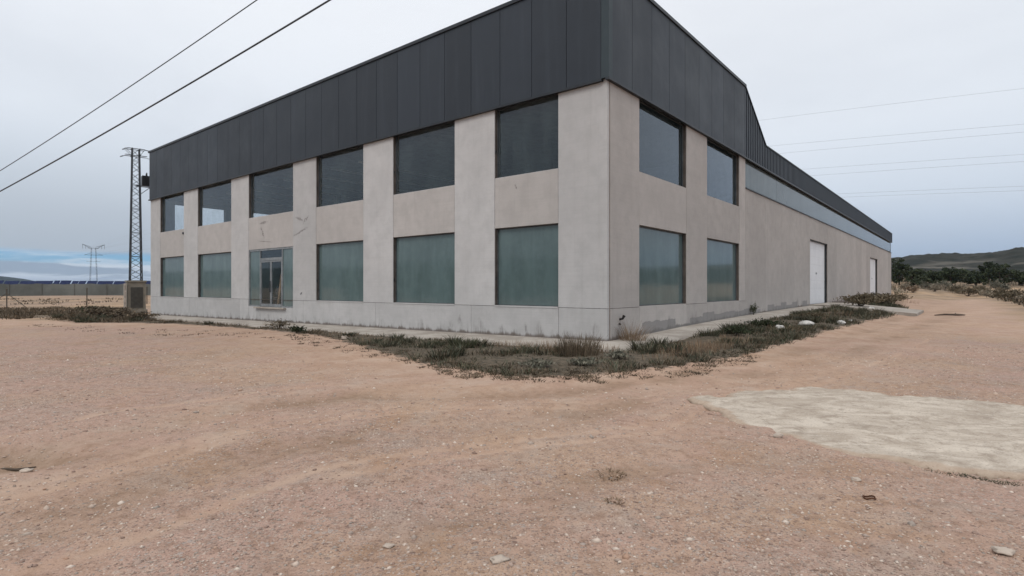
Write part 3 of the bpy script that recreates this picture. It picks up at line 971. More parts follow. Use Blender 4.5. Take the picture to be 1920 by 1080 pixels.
def make_cladding():
    # front band: flat panels about 1.37 m wide
    c = MB(); o_ = .09
    ys = [.17] + [1.41 + 1.362 * k for k in range(26)]
    ys = [y for y in ys if y < LEN_U - .2] + [LEN_U - .02]
    for a, b in zip(ys[:-1], ys[1:]): c.box(-o_, -.03, a + .009, b - .009, H_CL + .06, H_TOP - .12)
    c.build('cladding', M['clad'], B)
    bk = MB(); bk.box(-.05, .0, .1, LEN_U, H_CL + .04, H_TOP - .05); bk.box(.1, BRK, -.05, .0, H_CL + .04, H_TOP - .05)
    bk.box(.1, BRK, LEN_U, LEN_U + .05, H_CL + .04, H_TOP - .05)
    bk.box(BRK, BRK + .06, 0, LEN_U, H_CL + .3, H_TOP - .05)
    bk.build('cladding_backing', M['trim'], B)
    # side band
    c = MB(); xs = [.12] + [1.41 + 1.42 * k for k in range(8)]; xs = xs + [BRK - .02]
    for a, b in zip(xs[:-1], xs[1:]): c.box(a + .009, b - .009, -o_, -.03, H_CL + .06, H_TOP - .12)
    c.build('cladding', M['clad'], B)
    # far end band
    c = MB()
    for k in range(9): c.box(.1 + k*1.42, .1 + (k+1)*1.42 - .01, LEN_U + .03, LEN_U + o_, H_CL + .06, H_TOP - .12)
    c.build('cladding', M['clad'], B)
    # corner trim, top cap, drip edge
    t = MB()
    t.box(-.115, .10, -.115, .155, H_CL + .05, H_TOP - .10)
    t.build('corner_trim', cladding_mat('corner_trim_metal', (.030, .043, .050)), B)
    t = MB()
    t.box(-.14, .25, .0, LEN_U + .12, H_TOP - .12, H_TOP); t.box(-.14, BRK + .1, -.14, -.002, H_TOP - .12, H_TOP - .002)
    t.box(.252, BRK + .1, .0, .25, H_TOP - .12, H_TOP - .003)
    t.box(.252, BRK + .1, LEN_U - .15, LEN_U + .12, H_TOP - .12, H_TOP - .003); t.box(BRK - .2, BRK + .1, .252, LEN_U - .16, H_TOP - .12, H_TOP - .004)
    t.build('parapet_cap', M['trim'], B)
    t = MB()
    t.box(-.125, .0, .14, LEN_U + .1, H_CL - .02, H_CL + .055); t.box(-.125, BRK, -.125, .0, H_CL - .022, H_CL + .053)
    t.box(BRK + .001, LEN_V + .05, -.11, .0, H_CL - .022, H_CL + .053)
    t.build('drip_edge', M['trim'], B)
    # hall cladding: ribbed sheet, sloping down from the high block
    c = MB(); x = BRK + .02; pitch = .30

    def topz(x): return H_TOP - .05 + (H_PT - H_TOP + .05) * min(1, (x - BRK) / (NOTCH - BRK))
    while x < LEN_V - .05:
        w1, w2 = x + .17, min(x + pitch, LEN_V)
        for (p, q, yy) in ((x, w1, -.085), (w1 + .0005, w2, -.05)):
            k = len(c.v); za, zb = topz(p), topz(q)
            c.v += [(p, yy, H_CL + .056), (q, yy, H_CL + .056), (q, -.001, H_CL + .056), (p, -.001, H_CL + .056),
                    (p, yy, za), (q, yy, zb), (q, -.001, zb), (p, -.001, za)]
            c.f += [(k, k+3, k+2, k+1), (k+4, k+5, k+6, k+7), (k, k+1, k+5, k+4), (k+1, k+2, k+6, k+5), (k+2, k+3, k+7, k+6), (k+3, k, k+4, k+7)]
        x += pitch
    m2 = simple('ribbed_cladding', (.019, .025, .034), .5, .4, .15, var=.15, scale=.6)
    c.build('ribbed_cladding', m2, B)
    t = MB()
    t.prism([(BRK, H_TOP - .05), (NOTCH, H_PT - .0), (NOTCH, H_PT + .06), (BRK, H_TOP + .02)][::-1], lambda p: (p[0], -.12, p[1]), lambda p: (p[0], .2, p[1]))
    t.box(NOTCH + .001, LEN_V + .06, -.12, .2, H_PT - .0, H_PT + .06)
    t.box(LEN_V, LEN_V + .06, -.11, -.0, H_CL + .06, H_PT - .001)
    t.build('parapet_cap', M['trim'], B)
    # gable end of the hall, roofs
    r = MB()
    r.box(LEN_V - .1, LEN_V - .02, .0, LEN_U, H_CL + .201, H_PT - .01)
    r.box(BRK + .1, LEN_V - .11, LEN_U - .12, LEN_U - .02, H_CL + .201, H_PT - .01)
    r.prism([(BRK + .07, .25), (BRK + .07, LEN_U - .13)], lambda p: p, lambda p: p) if False else None
    r.box(BRK + .07, LEN_V - .12, .21, LEN_U - .13, 8.45, 8.6)
    r.box(.01, BRK - .01, .01, LEN_U - .01, 10.75, 10.9)
    r.build('roof', M['roof'], B)
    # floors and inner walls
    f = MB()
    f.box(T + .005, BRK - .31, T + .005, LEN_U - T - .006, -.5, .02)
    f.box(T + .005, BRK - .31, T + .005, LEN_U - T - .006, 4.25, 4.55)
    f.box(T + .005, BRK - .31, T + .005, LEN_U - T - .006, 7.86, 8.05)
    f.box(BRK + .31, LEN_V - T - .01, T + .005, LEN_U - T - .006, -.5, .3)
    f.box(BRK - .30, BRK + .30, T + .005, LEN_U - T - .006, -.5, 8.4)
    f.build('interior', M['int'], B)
    for y in (12.5, 24.5):
        f = MB(); f.box(7.0, 7.35, y, y + .35, 4.551, 7.855); f.build('column', M['int'], B)
    # ceiling light strips upstairs
    f = MB()
    for y in np.arange(15, 32, 2.4): f.box(2.0, 11.0, y, y + .12, 7.78, 7.855)
    f.build('ceiling_batten', simple('batten_white', (.5, .52, .54), .6), B)
    # sectional doors
    for (a, b) in ((27.49, 33.55), (57.25, 63.53)):
        d = MB(); k = 8; H = 4.90 - .44
        for q in range(k): d.box(a + .06, b - .06, .20, .26, .44 + q*H/k + .002, .44 + (q+1)*H/k - .002)
        o = d.build('sectional_door', M['white_door'], B)
        h = MB(); h.box((a+b)/2 - .15, (a+b)/2 + .15, .17, .20, 2.55, 2.68); h.build('handle', M['alu'], o)
        fr = MB(); fr.box(a + .001, a + .06, .08, .27, .44, 4.899); fr.box(b - .06, b - .001, .08, .27, .44, 4.899); fr.box(a + .061, b - .061, .08, .27, 4.84, 4.899)
        fr.build('door_frame', M['trim'], o)
        sl = MB(); sl.box(a + .01, b - .01, .262, .28, .2, 4.9); sl.build('backing', M['trim'], o)


make_cladding()

# things inside the entrance
t = empty('wooden_board', (*wxy(20.0, .42), .56), BR)
b_ = MB(); b_.bar((0, 0, .0), (.25, .1, 2.5), .0, 4) if False else b_.prism([(-.08, 0), (.08, 0), (.07, 1.75), (-.09, 1.75)], lambda p: (p[1]*.12, p[0], p[1]), lambda p: (p[1]*.12 + .04, p[0], p[1]))
b_.build('board', M['wood'], t)
tag(t, 'tall brown wooden board leaning behind the glass entrance doors', 'board')


def make_chair(loc, rz, label):
    t = empty('office_chair', loc, rz)
    s = MB(); s.prism([(.25*math.cos(a), .24*math.sin(a)) for a in np.linspace(0, 2*math.pi, 13)[:-1]], lambda p: (p[0], p[1], .46), lambda p: (p[0]*.95, p[1]*.95, .54)); s.build('seat', M['black'], t)
    s = MB(); s.prism([(-.2, .65), (.2, .65), (.23, .9), (.17, 1.15), (-.17, 1.15), (-.23, .9)], lambda p: (.24 + .03*(p[1]-.6), p[0], p[1]), lambda p: (.30 + .05*(p[1]-.6), p[0], p[1])); s.bar((.2, 0, .48), (.28, 0, .8), .025); s.build('backrest', M['black'], t)
    s = MB(); s.bar((0, 0, .1), (0, 0, .47), .03, 8); s.build('column', M['steel'], t)
    for k in range(5):
        a = k * 2 * math.pi / 5
        s = MB(); s.bar((0, 0, .12), (.3*math.cos(a), .3*math.sin(a), .07), .022); s.rock((.3*math.cos(a), .3*math.sin(a), .035), .03, 1); s.build('leg', M['black'], t)
    for q in (-1, 1):
        s = MB(); s.tube([(.05, .24*q, .5), (.05, .29*q, .6), (-.12, .29*q, .7), (.18, .29*q, .7)], .018); s.build('armrest', M['black'], t)
    tag(t, label, 'chair', 'chairs behind the entrance glass')


make_chair((*wxy(20.5, .62), .55), BR + .4, 'dark office chair behind the left leaf of the glass entrance door')
make_chair((*wxy(19.4, .66), .55), BR - .9, 'dark office chair behind the right leaf of the glass entrance door')
# raised hall floor that the chairs stand on
hf = MB(); hf.box(T + .01, 4, 17.3, 22.9, .03, .55); hf.build('entrance_floor', M['int'], B)

# ---------------------------------------------------------------- steel tower with transformer (left)
def make_tower():
    base = at(254.5, 587); d = base.y; gz0 = base.z
    t = empty('transformer_tower', (base.x, base.y, gz0), R(41))
    tag(t, 'tall steel lattice transformer tower on a rendered base beside the building', 'lattice tower')
    px = d / F
    hb = (587 - 526) * px
    k = MB(); w = .62
    # rendered base: walls with a recess in the front for the door
    k.box(-w, w, -w, w, -.4, hb - .14)
    k.box(-w - .06, w + .06, -w - .06, w + .06, hb - .139, hb)
    k.box(-w - .10, w + .10, -w - .10, w + .10, -.4, .32)
    k.build('base', M['kiosk'], t)
    dr = MB(); dr.box(-.42, .42, -w - .03, -w - .001, .45, hb - .55); dr.build('door', M['kioskdoor'], t)
    wg = MB(); wg.box(-w - .24, -w - .105, -w - .12, -w + .3, -.3, hb - .25); wg.build('lit_face_strip', simple('painted_lit_face', (.42, .37, .32), .9), t)  # added pale strip: the base's lit left face put into colour
    H = (587 - 280) * px
    s = MB(); b0, b1 = .40, .24
    n = 22
    def cor(i, z):
        r = b0 + (b1 - b0) * (z - hb) / (H - hb)
        return Vector(((-1, 1, 1, -1)[i] * r, (-1, -1, 1, 1)[i] * r, z))
    for i in range(4): s.bar(cor(i, hb), cor(i, H), .055)
    for q in range(n):
        za = hb + (H - hb) * q / n; zb = hb + (H - hb) * (q + 1) / n
        for i in range(4):
            j = (i + 1) % 4
            if (q + i) % 2: s.bar(cor(i, za), cor(j, zb), .026)
            else: s.bar(cor(j, za), cor(i, zb), .026)
            if q % 4 == 0: s.bar(cor(i, za), cor(j, za), .022)
    s.build('lattice', M['steel'], t)
    c = MB()
    for z, L in ((H, .62), (H - .55, .75)):
        for q in (-.28, .28):
            c.bar((-L, q, z), (L, q, z), .035); c.bar((q, -L*.75, z), (q, L*.75, z), .03)
    for q in (-.28, .28):
        c.bar((-.75, q, H), (-.25, q, H - .55), .022); c.bar((.6, q, H), (.25, q, H - .55), .022)
    c.build('crossarm', M['steel'], t)
    for (xx, z, sgn) in ((-.6, H - .02, -1), (-.7, H - .56, -1), (.6, H - .02, 1), (.6, H + .0, 1), (.75, H - .6, 1)):
        i_ = MB(); a0 = Vector((xx, -.2 if z > H - .3 else .1, z)); e = a0 + Vector((sgn * (.35 if sgn < 0 else .85), .0, -.18 if z != H else -.05))
        i_.bar(a0, e, .018, 6)
        for f in (.4, .55, .7, .85): i_.bar(a0.lerp(e, f), a0.lerp(e, f + .07), .05, 8)
        i_.build('insulator', M['steel'], t)
    # transformer on the side facing the building
    tz = (587 - 348) * px
    k = MB(); k.box(.42, 1.05, -.32, .32, tz + .05, tz + .85)
    for f in range(7): k.box(.46 + f*.09, .49 + f*.09, -.40, -.321, tz + .1, tz + .75); k.box(.46 + f*.09, .49 + f*.09, .321, .40, tz + .1, tz + .75)
    tr = k.build('transformer', M['black'], t)
    for q in (-.2, 0, .2):
        k = MB(); k.bar((.75, q, tz + .85), (.75, q, tz + 1.12), .045, 8, .03); k.build('bushing', M['black'], tr)
    for q in (-.3, .3):
        k = MB(); k.bar((0, q, tz), (1.15, q, tz), .04); k.bar((1.05, q, tz), (.3, q, tz - .7), .03); k.build('bracket', M['steel'], t)



make_tower()

# ---------------------------------------------------------------- high-voltage pylon far away
PD = 560.0


def make_pylon():
    base = Vector(((175.5 - 960) / F * PD, PD, -.6)); s_ = PD / F
    t = empty('power_pylon', base, .63)
    tag(t, 'distant two-legged steel pylon with wing-shaped crossarms standing on the horizon', 'pylon')
    H = (541 - 462) * s_
    m = MB(); lw = 4.8 * s_; 
    for sg in (-1, 1):
        for q in (-1, 1):
            for r in (-1, 1):
                a = Vector((sg * 5.8 * s_ + q * .5, r * .5, 0)); b = Vector((sg * 3.1 * s_ + q * .3, r * .3, H))
                m.bar(a, b, .12)
        for k in range(14):
            z0, z1 = H * k / 14, H * (k + 1) / 14
            x0 = sg * (5.8 + (3.1 - 5.8) * k / 14) * s_; x1 = sg * (5.8 + (3.1 - 5.8) * (k + 1) / 14) * s_
            e = 1 if k % 2 else -1
            m.bar((x0 - e*.4, -.4, z0), (x1 + e*.4, -.4, z1), .07); m.bar((x0 + e*.4, .4, z0), (x1 - e*.4, .4, z1), .07)
    m.build('mast', M['steel'], t)
    c = MB()
    for y in (-.5, .5):
        c.bar((-5 * s_, y, H - 1), (-17 * s_, y, H + 3.2), .16); c.bar((5 * s_, y, H - 1), (17 * s_, y, H + 3.2), .16)
        c.bar((-17 * s_, y, H + 3.2), (-4 * s_, y, H + .6), .14); c.bar((17 * s_, y, H + 3.2), (4 * s_, y, H + .6), .14)
        c.bar((-8 * s_, y, H - .6), (8 * s_, y, H - .6), .16)
        for k in range(8):
            f0, f1 = k / 8, (k + 1) / 8
            for sg in (-1, 1): c.bar((sg * (5 + 12*f0) * s_, y, H - 1 + 4.2*f0), (sg * (4 + 13*f1) * s_, y, H + .6 + 2.6*f1), .08)
    c.build('crossarm', M['steel'], t)
    c = MB(); z = (541 - 476) * s_
    for y in (-.5, .5): c.bar((-14 * s_, y, z), (14 * s_, y, z), .13); c.bar((-14 * s_, y, z), (-4 * s_, y, z + 1.6), .09); c.bar((14 * s_, y, z), (4 * s_, y, z + 1.6), .09)
    c.build('crossarm', M['steel'], t)
    c = MB(); z = (541 - 488) * s_
    for y in (-.5, .5): c.bar((-11 * s_, y, z), (11 * s_, y, z), .10)
    c.build('crossarm', M['steel'], t)
    for x in (-16.5, -12, 12, 16.5):
        c = MB(); c.bar((x * s_, 0, H + (2.8 if abs(x) > 14 else 1.2)), (x * s_, 0, H - 1.2), .12, 6); c.build('insulator', M['steel'], t)


make_pylon()

# ---------------------------------------------------------------- overhead wires
def wire(name, p0, p1, sag, r0, label, cat='overhead wire', group=None, material=None, n=40, mid=None):
    pts = []
    for k in range(n + 1):
        t_ = k / n; p = Vector(p0).lerp(Vector(p1), t_); p.z -= sag * 4 * t_ * (1 - t_); pts.append(p)
    c = sum(pts, Vector()) / len(pts); o0 = pts[0].copy()
    mb = MB(); mb.tube([p - o0 for p in pts], r0, 6)
    o = mb.build(name, material or M['cable'], None, True, o0); tag(o, label, cat, group)
    return o


def ext(pa, pb, f): return pa + (pb - pa) * f


a, b = atd(4, 350, 60), atd(605, 0, 38)
wire('overhead_cable', ext(b, a, 1.35), ext(a, b, 1.25), .55, .062, 'thicker lower black cable crossing the sky at upper left', 'cable', 'twin cables over the left of the yard')
a, b = atd(4, 312, 62), atd(472, 0, 42)
wire('overhead_cable', ext(b, a, 1.35), ext(a, b, 1.25), .5, .040, 'thinner upper cable crossing the sky at upper left', 'cable', 'twin cables over the left of the yard')
HV = [(1429, 225, 1915, 171, 'uppermost faint wire over the right part of the sky'),
      (1454, 273, 1915, 237, 'second faint wire from the top in the right part of the sky'),
      (1471, 287, 1915, 251, 'third faint wire from the top, just below the second, right sky'),
      (1497, 318, 1915, 292, 'fourth faint wire from the top in the right part of the sky'),
      (1527, 329, 1915, 305, 'fifth faint wire from the top, just below the fourth, right sky'),
      (1582, 363, 1907, 351, 'sixth faint wire from the top in the right part of the sky'),
      (1600, 369, 1907, 359, 'lowest faint wire in the right part of the sky')]
for k, (x0, y0, x1, y1, lab) in enumerate(HV):
    q0 = atd(x0, y0, 235); q1 = atd(x1, y1, 190)
    # carried on to the far pylon on the left and beyond the frame on the right
    s_ = PD / F
    arm = (-16.5, -12, 12, 16.5, -13, 13, 0)[k]
    e0 = Vector(((175.5 + arm * .85 - 960) / F * PD, PD, (541 - (465 if k < 4 else 477)) * s_))
    e1 = ext(q0, q1, 2.2)
    m = q0
    pts = []
    A, Bm, C = e0, q0, e1
    L1 = (Bm - A).length; L2 = (C - Bm).length
    # quadratic through A, Bm, C parameterised by horizontal length
    h1 = math.hypot(Bm.x - A.x, Bm.y - A.y)
    tb = L1 / (L1 + L2)
    for i in range(61):
        t_ = i / 60
        la = (t_ - tb) * (t_ - 1) / ((0 - tb) * (0 - 1)); lb = t_ * (t_ - 1) / (tb * (tb - 1)); lc = t_ * (t_ - tb) / (1 - tb)
        pts.append(A * la + Bm * lb + C * lc)
    mb = MB(); mb.tube([p - pts[0] for p in pts], .036, 5)
    o = mb.build('power_line', M['hvwire'], None, True, pts[0]); tag(o, lab, 'wire', 'high-voltage wires in the distance')

# ---------------------------------------------------------------- fence on the left
def make_fence():
    P = [gpt(12.7, 580), gpt(163, 575)]
    dvec = P[1] - P[0]
    pts = [P[0] - dvec, P[0] - dvec * .0, P[1], P[1] + dvec * .9, P[1] + dvec * 1.9]
    pts = [Vector((p.x, p.y, float(gz(p.x, p.y)[0]))) for p in pts]
    t = empty('wire_fence', P[0])
    tag(t, 'low rusty post-and-wire mesh fence across the field left of the building', 'fence')
    o0 = P[0]; H = 1.95
    for p in pts:
        m = MB(); q = p - o0; m.bar(q - Vector((0, 0, .3)), q + Vector((0, 0, H)), .05, 8); m.rock(tuple(q + Vector((0, 0, H))), .07, 1, 4, 6); m.build('post', M['post'], t)
    for e in (1, 0):
        m = MB(); q = P[0] - o0; dd = Vector((2.0, .3, 0)) if e else Vector((-2.0, -.6, 0)); m.bar(q + Vector((0, 0, 1.55)), q + dd - Vector((0, 0, .1)), .035, 6); m.build('brace', M['post'], t)
    m = MB()
    for a, b in zip(pts[:-1], pts[1:]):
        a, b = a - o0, b - o0
        for z in (.1, .55, 1.0, 1.45, 1.85): m.bar(a + Vector((0, 0, z)), b + Vector((0, 0, z)), .006)
        L = (b - a).length; n = int(L / .22); k = int(1.75 / .22)
        for i in range(-k, n):
            for sg in (0, 1):
                s0, s1 = max(i, 0), min(i + k, n)
                if s1 <= s0: continue
                z0, z1 = (s0 - i) * .22 + .1, (s1 - i) * .22 + .1
                if sg: z0, z1 = 1.95 - z0, 1.95 - z1
                m.bar(a.lerp(b, s0 / n) + Vector((0, 0, z0)), a.lerp(b, s1 / n) + Vector((0, 0, z1)), .0028, 3)
    m.build('mesh', M['mesh'], t)


make_fence()


def make_screen():
    # long grey screen fence about 125 m away and dark blue panels behind it
    D = 125.0
    t = empty('screen_fence', (-110, D, 0)); z0, z1 = -.9, CAMZ - (532.5 - CY) / F * D
    tag(t, 'long low grey screen fence far across the field at left', 'fence')
    x0, x1 = -52, 56
    n = 90; m = MB()
    for k in range(n + 1):
        a = x0 + (x1 - x0) * k / n; yy = .05 * math.sin(k * 1.3); dz = .07 * math.sin(k * 1.9) + .05 * math.sin(k * .7)
        m.v += [(a, yy - .02, z0), (a, yy + .02, z0), (a, yy + .02, z1 + dz), (a, yy - .02, z1 + dz)]
    for k in range(n):
        q = k * 4
        for i in range(4): m.f.append((q + i, q + (i+1) % 4, q + 4 + (i+1) % 4, q + 4 + i))
    m.build('screen_panel', M['screen'], t)
    for k in range(0, n + 1, 6):
        p = MB(); a = x0 + (x1 - x0) * k / n; p.bar((a, -.12, z0), (a, -.12, z1 + .1), .035, 5); p.build('post', M['post'], t)
    D2 = 160.0
    s = empty('solar_array', (-140, D2, 0)); tag(s, 'row of dark blue solar panels with pale gaps showing above the grey screen', 'solar panels')
    zt = CAMZ - (526.5 - CY) / F * D2; zl = zt - 1.5
    x = -70.0; rnd = random.Random(5); fr = MB()
    while x < 70:
        w = rnd.uniform(1.6, 5.2); m = MB(); h = rnd.uniform(-.12, .08)
        m.prism([(0, zl + .2), (.9, zt + h), (.9, zt + h + .05), (0, zl + .25)], lambda q: (x, q[0] - .8, q[1]), lambda q: (x + w, q[0] - .8, q[1]))
        m.build('solar_panel', M['blue'], s)
        fr.bar((x + w/2, .5, -1), (x + w/2, .5, zt - .4), .06)
        x += w + rnd.choice([.08, .12, .2, .35])
    fr.build('support', M['steel'], s)


make_screen()

# ---------------------------------------------------------------- plants
def blades(n, cx, cy, rad, h, w, lean, rng, z=None, hv=.5):
    """n tapered blades (two quads each); arrays cx, cy per blade or scalars"""
    a = rng.uniform(0, 2*np.pi, n); r = rad * np.sqrt(rng.uniform(0, 1, n))
    x = cx + r*np.cos(a); y = cy + r*np.sin(a)
    zz = gz(x, y) - .01 if z is None else np.full(n, z)
    hh = h * rng.uniform(1 - hv, 1 + hv*.5, n)
    out = a + rng.normal(0, .6, n); ln = lean * rng.uniform(.3, 1.3, n) * hh
    dx, dy = np.cos(out)*ln, np.sin(out)*ln
    wa = rng.uniform(0, 2*np.pi, n); wx, wy = np.cos(wa)*w*.5, np.sin(wa)*w*.5
    V = np.zeros((n, 5, 3))
    V[:, 0] = np.stack([x - wx, y - wy, zz], 1); V[:, 1] = np.stack([x + wx, y + wy, zz], 1)
    V[:, 2] = np.stack([x + dx*.45 + wx*.75, y + dy*.45 + wy*.75, zz + hh*.6], 1)
    V[:, 3] = np.stack([x + dx*.45 - wx*.75, y + dy*.45 - wy*.75, zz + hh*.6], 1)
    V[:, 4] = np.stack([x + dx, y + dy, zz + hh], 1)
    return V


def blade_mesh(name, parts, material, parent=None, origin=None):
    V = np.concatenate(parts); n = len(V)
    k = np.arange(n) * 5
    # two triangles and a tip triangle
    Fq = np.concatenate([np.stack([k, k+1, k+2], 1), np.stack([k, k+2, k+3], 1), np.stack([k+3, k+2, k+4], 1)])
    V = V.reshape(-1, 3)
    if origin is not None: V = V - np.array(origin)
    o = npmesh(name, V, Fq, material, parent)
    if origin is not None: o.location = origin
    return o


def scatter_poly(poly, n, rng):
    xs = [p[0] for p in poly]; ys = [p[1] for p in poly]; X = []; Y = []
    while len(X) < n:
        x = rng.uniform(min(xs), max(xs), 4*n); y = rng.uniform(min(ys), max(ys), 4*n)
        k = inside(x, y, poly); X += list(x[k]); Y += list(y[k])
    return np.array(X[:n]), np.array(Y[:n])


def make_verge_plants():
    rng = np.random.default_rng(3)
    x, y = scatter_poly(VERGE, 9000, rng)
    dens = fbm(x, y, .9, 3, 66); sd = sdist(x, y, VERGE); u, v = uv(x, y)
    edge = sd + (fbm(x, y, 1.6, 4, 67) - .5) * 2.6
    keep = (edge > .02) & ~((u > -W_R - .05) & (v > -W_L - .05)) & ~((v > 27.1) & (v < 34.4) & (u > -6.1))
    thin = rng.uniform(0, 1, len(x)) < np.clip((dens - .34) * 4.0, .06, 1)
    keep &= thin
    x, y, dens, sd = x[keep], y[keep], dens[keep], sd[keep]
    V = []; VB = []; uu, _v = uv(x, y)
    for i in range(len(x)):
        k = 9 if y[i] < 26 else 5
        hgt = .05 + .12 * max(0, dens[i] - .35) * 2.2 + .05 * rng.uniform() ** 2
        far = 1 + max(0, y[i] - 16) * .03
        (VB if uu[i] > 7 + 3 * dens[i] or rng.uniform() < .22 else V).append(blades(k, x[i], y[i], .13 * far, hgt * min(far, 1.6) * (.8 if uu[i] > 8 else 1), .018 * far, 1.0, rng))
    for k in range(150):
        i = int(rng.integers(0, len(x)))
        near = sdist(np.array([x[i]]), np.array([y[i]]), VERGE)[0]
        if near < .5: continue
        V.append(blades(110, x[i], y[i], rng.uniform(.12, .34), rng.uniform(.14, .32), .022, .9, rng))
    o = blade_mesh('grass', V, M['grass']); tag(o, kind='stuff', label='low dark green weeds and grass covering the verge round the building', cat='grass')
    o = blade_mesh('dead_grass', VB, M['deadweed']); tag(o, kind='stuff', label='brown dead weeds along the pavement and through the verge', cat='dead grass')
    # dry stalks mixed in near the corner and behind
    V = []
    def stalks(px, py, rad, h, n, lean=.35, w=.010):
        p = at(px, py); V.append(blades(n, p.x, p.y, rad, h, w, lean, rng))
    for (px, py, rad, h, n) in [(960, 650, .6, .18, 140), (1010, 657, .6, .24, 180), (1050, 662, .6, .30, 220), (1090, 664, .6, .28, 180), (1125, 660, .5, .2, 140), (1000, 640, .5, .2, 150),
                                (925, 650, .4, .16, 90), (1270, 668, .5, .20, 200), (1310, 662, .5, .24, 260), (1340, 655, .5, .26, 240), (1380, 645, .5, .22, 180), (1470, 622, .6, .24, 160), (1540, 600, .7, .30, 160),
                                (1575, 592, .6, .3, 120), (1240, 676, .5, .14, 120), (700, 640, .5, .12, 80), (515, 612, .5, .26, 220), (380, 605, .9, .14, 160), (300, 602, 1.0, .16, 200),
                                (1690, 566, 1.5, .4, 160), (450, 610, .8, .14, 150), (640, 628, .6, .12, 90)]:
        stalks(px, py, rad, h, n)
    o = blade_mesh('dry_grass', V, M['dry']); tag(o, kind='stuff', label='dry tan and reddish stalks standing among the verge weeds', cat='dry grass')


make_verge_plants()


def shrub(px, py, w, h, material, label, name='dry_shrub', cat='shrub', n=260, group=None, leaf=.03, seed=1, lean=.6, loc=None):
    """a bush of thin branching stems carrying many small leaves, size in metres"""
    rng = np.random.default_rng(seed); rnd = random.Random(seed)
    p = gpt(px, py) if loc is None else loc
    t = empty(name, p); tag(t, label, cat, group)
    m = MB(); tips = []
    for k in range(16):
        a = rnd.uniform(0, 6.28); r = rnd.uniform(.1, 1) * w * .5
        e = Vector((math.cos(a) * r, math.sin(a) * r, h * rnd.uniform(.45, 1) * (1 - .35 * r / (w*.5))))
        mid = Vector((e.x * .35, e.y * .35, e.z * .6)); rr = max(.004, w * .008)
        m.tube([(0, 0, -.05), tuple(mid), tuple(e)], [rr, rr*.7, rr*.3], 4)
        tips += [mid.lerp(e, q) for q in (.2, .5, .8, 1)]
        for q in range(3):
            b = mid.lerp(e, rnd.uniform(.1, .8)); c = b + Vector((rnd.uniform(-1, 1) * w*.2, rnd.uniform(-1, 1) * w*.2, rnd.uniform(.05, .28) * h))
            m.bar(b, c, rr*.4, 3, rr*.2); tips.append(c); tips.append(b.lerp(c, .5))
    m.build('stem', M['bark'], t)
    T_ = np.array([tuple(q) for q in tips]); idx = rng.integers(0, len(T_), n)
    c = T_[idx] + rng.normal(0, 1, (n, 3)) * np.array([w*.07, w*.07, h*.06]); c[:, 2] = np.maximum(c[:, 2], .01)
    a = rng.normal(0, 1, (n, 3)); a /= np.linalg.norm(a, axis=1)[:, None]
    b = np.cross(a, rng.normal(0, 1, (n, 3))); b /= np.linalg.norm(b, axis=1)[:, None]
    s = leaf * rng.uniform(.6, 1.5, n)[:, None]
    V = np.stack([c - a*s*1.6, c - b*s*.5, c + a*s*1.6, c + b*s*.5], 1).reshape(-1, 3)
    Fq = np.arange(4*n).reshape(n, 4)
    npmesh('foliage', V, Fq, material, t)
    return t


def tuft(px, py, rad, h, n, material, label, name='grass_tuft', cat='plant', lean=.6, w=.02, seed=1, group=None, loc=None):
    rng = np.random.default_rng(seed); p = gpt(px, py) if loc is None else loc
    V = blades(n, p.x, p.y, rad, h, w, lean, rng)
    o = blade_mesh(name, [V], material, None, tuple(p)); tag(o, label, cat, group)
    return o


def pav(u, v, z): x, y = wxy(u, v); return Vector((x, y, z))


# clump growing at the foot of the corner
def corner_clump():
    rng = np.random.default_rng(9); p = pav(-.42, .75, 0.0)
    V = np.concatenate([blades(230, p.x, p.y, .40, .42, .009, 1.0, rng, z=0.0, hv=.8), blades(70, p.x, p.y, .2, .66, .006, .55, rng, z=0.0, hv=.6)])
    o = blade_mesh('dry_grass_clump', [V], M['dry'], None, tuple(p)); tag(o, 'tall tan dry grass clump at the foot of the building corner under the black pipe', 'dry plant')


corner_clump()
tuft(1085, 668, .5, .5, 520, M['deadweed'], 'reddish brown dry weed clump in the verge just left of the corner kerb', 'dry_grass_clump', 'dry plant', .5, .011, 21)
tuft(868, 655, .34, .27, 260, M['darkweed'], 'dark spiky green tuft in front of the pavement edge below the pier', 'grass_tuft', 'plant', .8, .02, 4)
tuft(812, 648, .32, .15, 160, M['darkweed'], 'low flat dark green tuft left of the spiky one at the pavement edge', 'grass_tuft', 'plant', .9, .02, 5)
shrub(557, 625, .8, .30, M['leaf_dark'], 'small nearly black bush at the pavement edge right of the entrance', 'small_bush', 'bush', 420, leaf=.032, seed=3)
shrub(524, 618, 1.2, .42, M['brownweed'], 'brown leggy weed on the pavement edge below the entrance', 'small_bush', 'bush', 300, leaf=.03, seed=8)
shrub(198, 597, 3.4, .75, M['deadweed'], 'wide brown straggly bush on the ground left of the tower base', 'scrub_bush', 'bush', 1500, leaf=.06, seed=12)
shrub(172, 590, 2.2, .75, M['darkweed'], 'olive bush behind the wide brown bush at left', 'scrub_bush', 'bush', 900, leaf=.06, seed=14)
tuft(157, 604, .4, .16, 160, M['darkweed'], 'small green weed at the left end of the brown verge', 'grass_tuft', 'plant', .8, .03, 15)
shrub(250, 600, 2.6, .45, M['deadweed'], 'low brown weed patch below the tower base', 'scrub_bush', 'bush', 900, leaf=.05, seed=17)
shrub(1160, 676, .7, .20, M['leaf_grey'], 'low grey-green sprawling weed in front of the corner kerb', 'small_bush', 'bush', 500, leaf=.025, seed=31)
shrub(1095, 688, .8, .16, M['leaf_grey'], 'flat grey weed mat in the middle of the verge tip', 'small_bush', 'bush', 500, leaf=.025, seed=33)
shrub(1010, 690, .9, .17, M['leaf_grey'], 'flat grey weed mat left of the verge tip', 'small_bush', 'bush', 500, leaf=.025, seed=36)
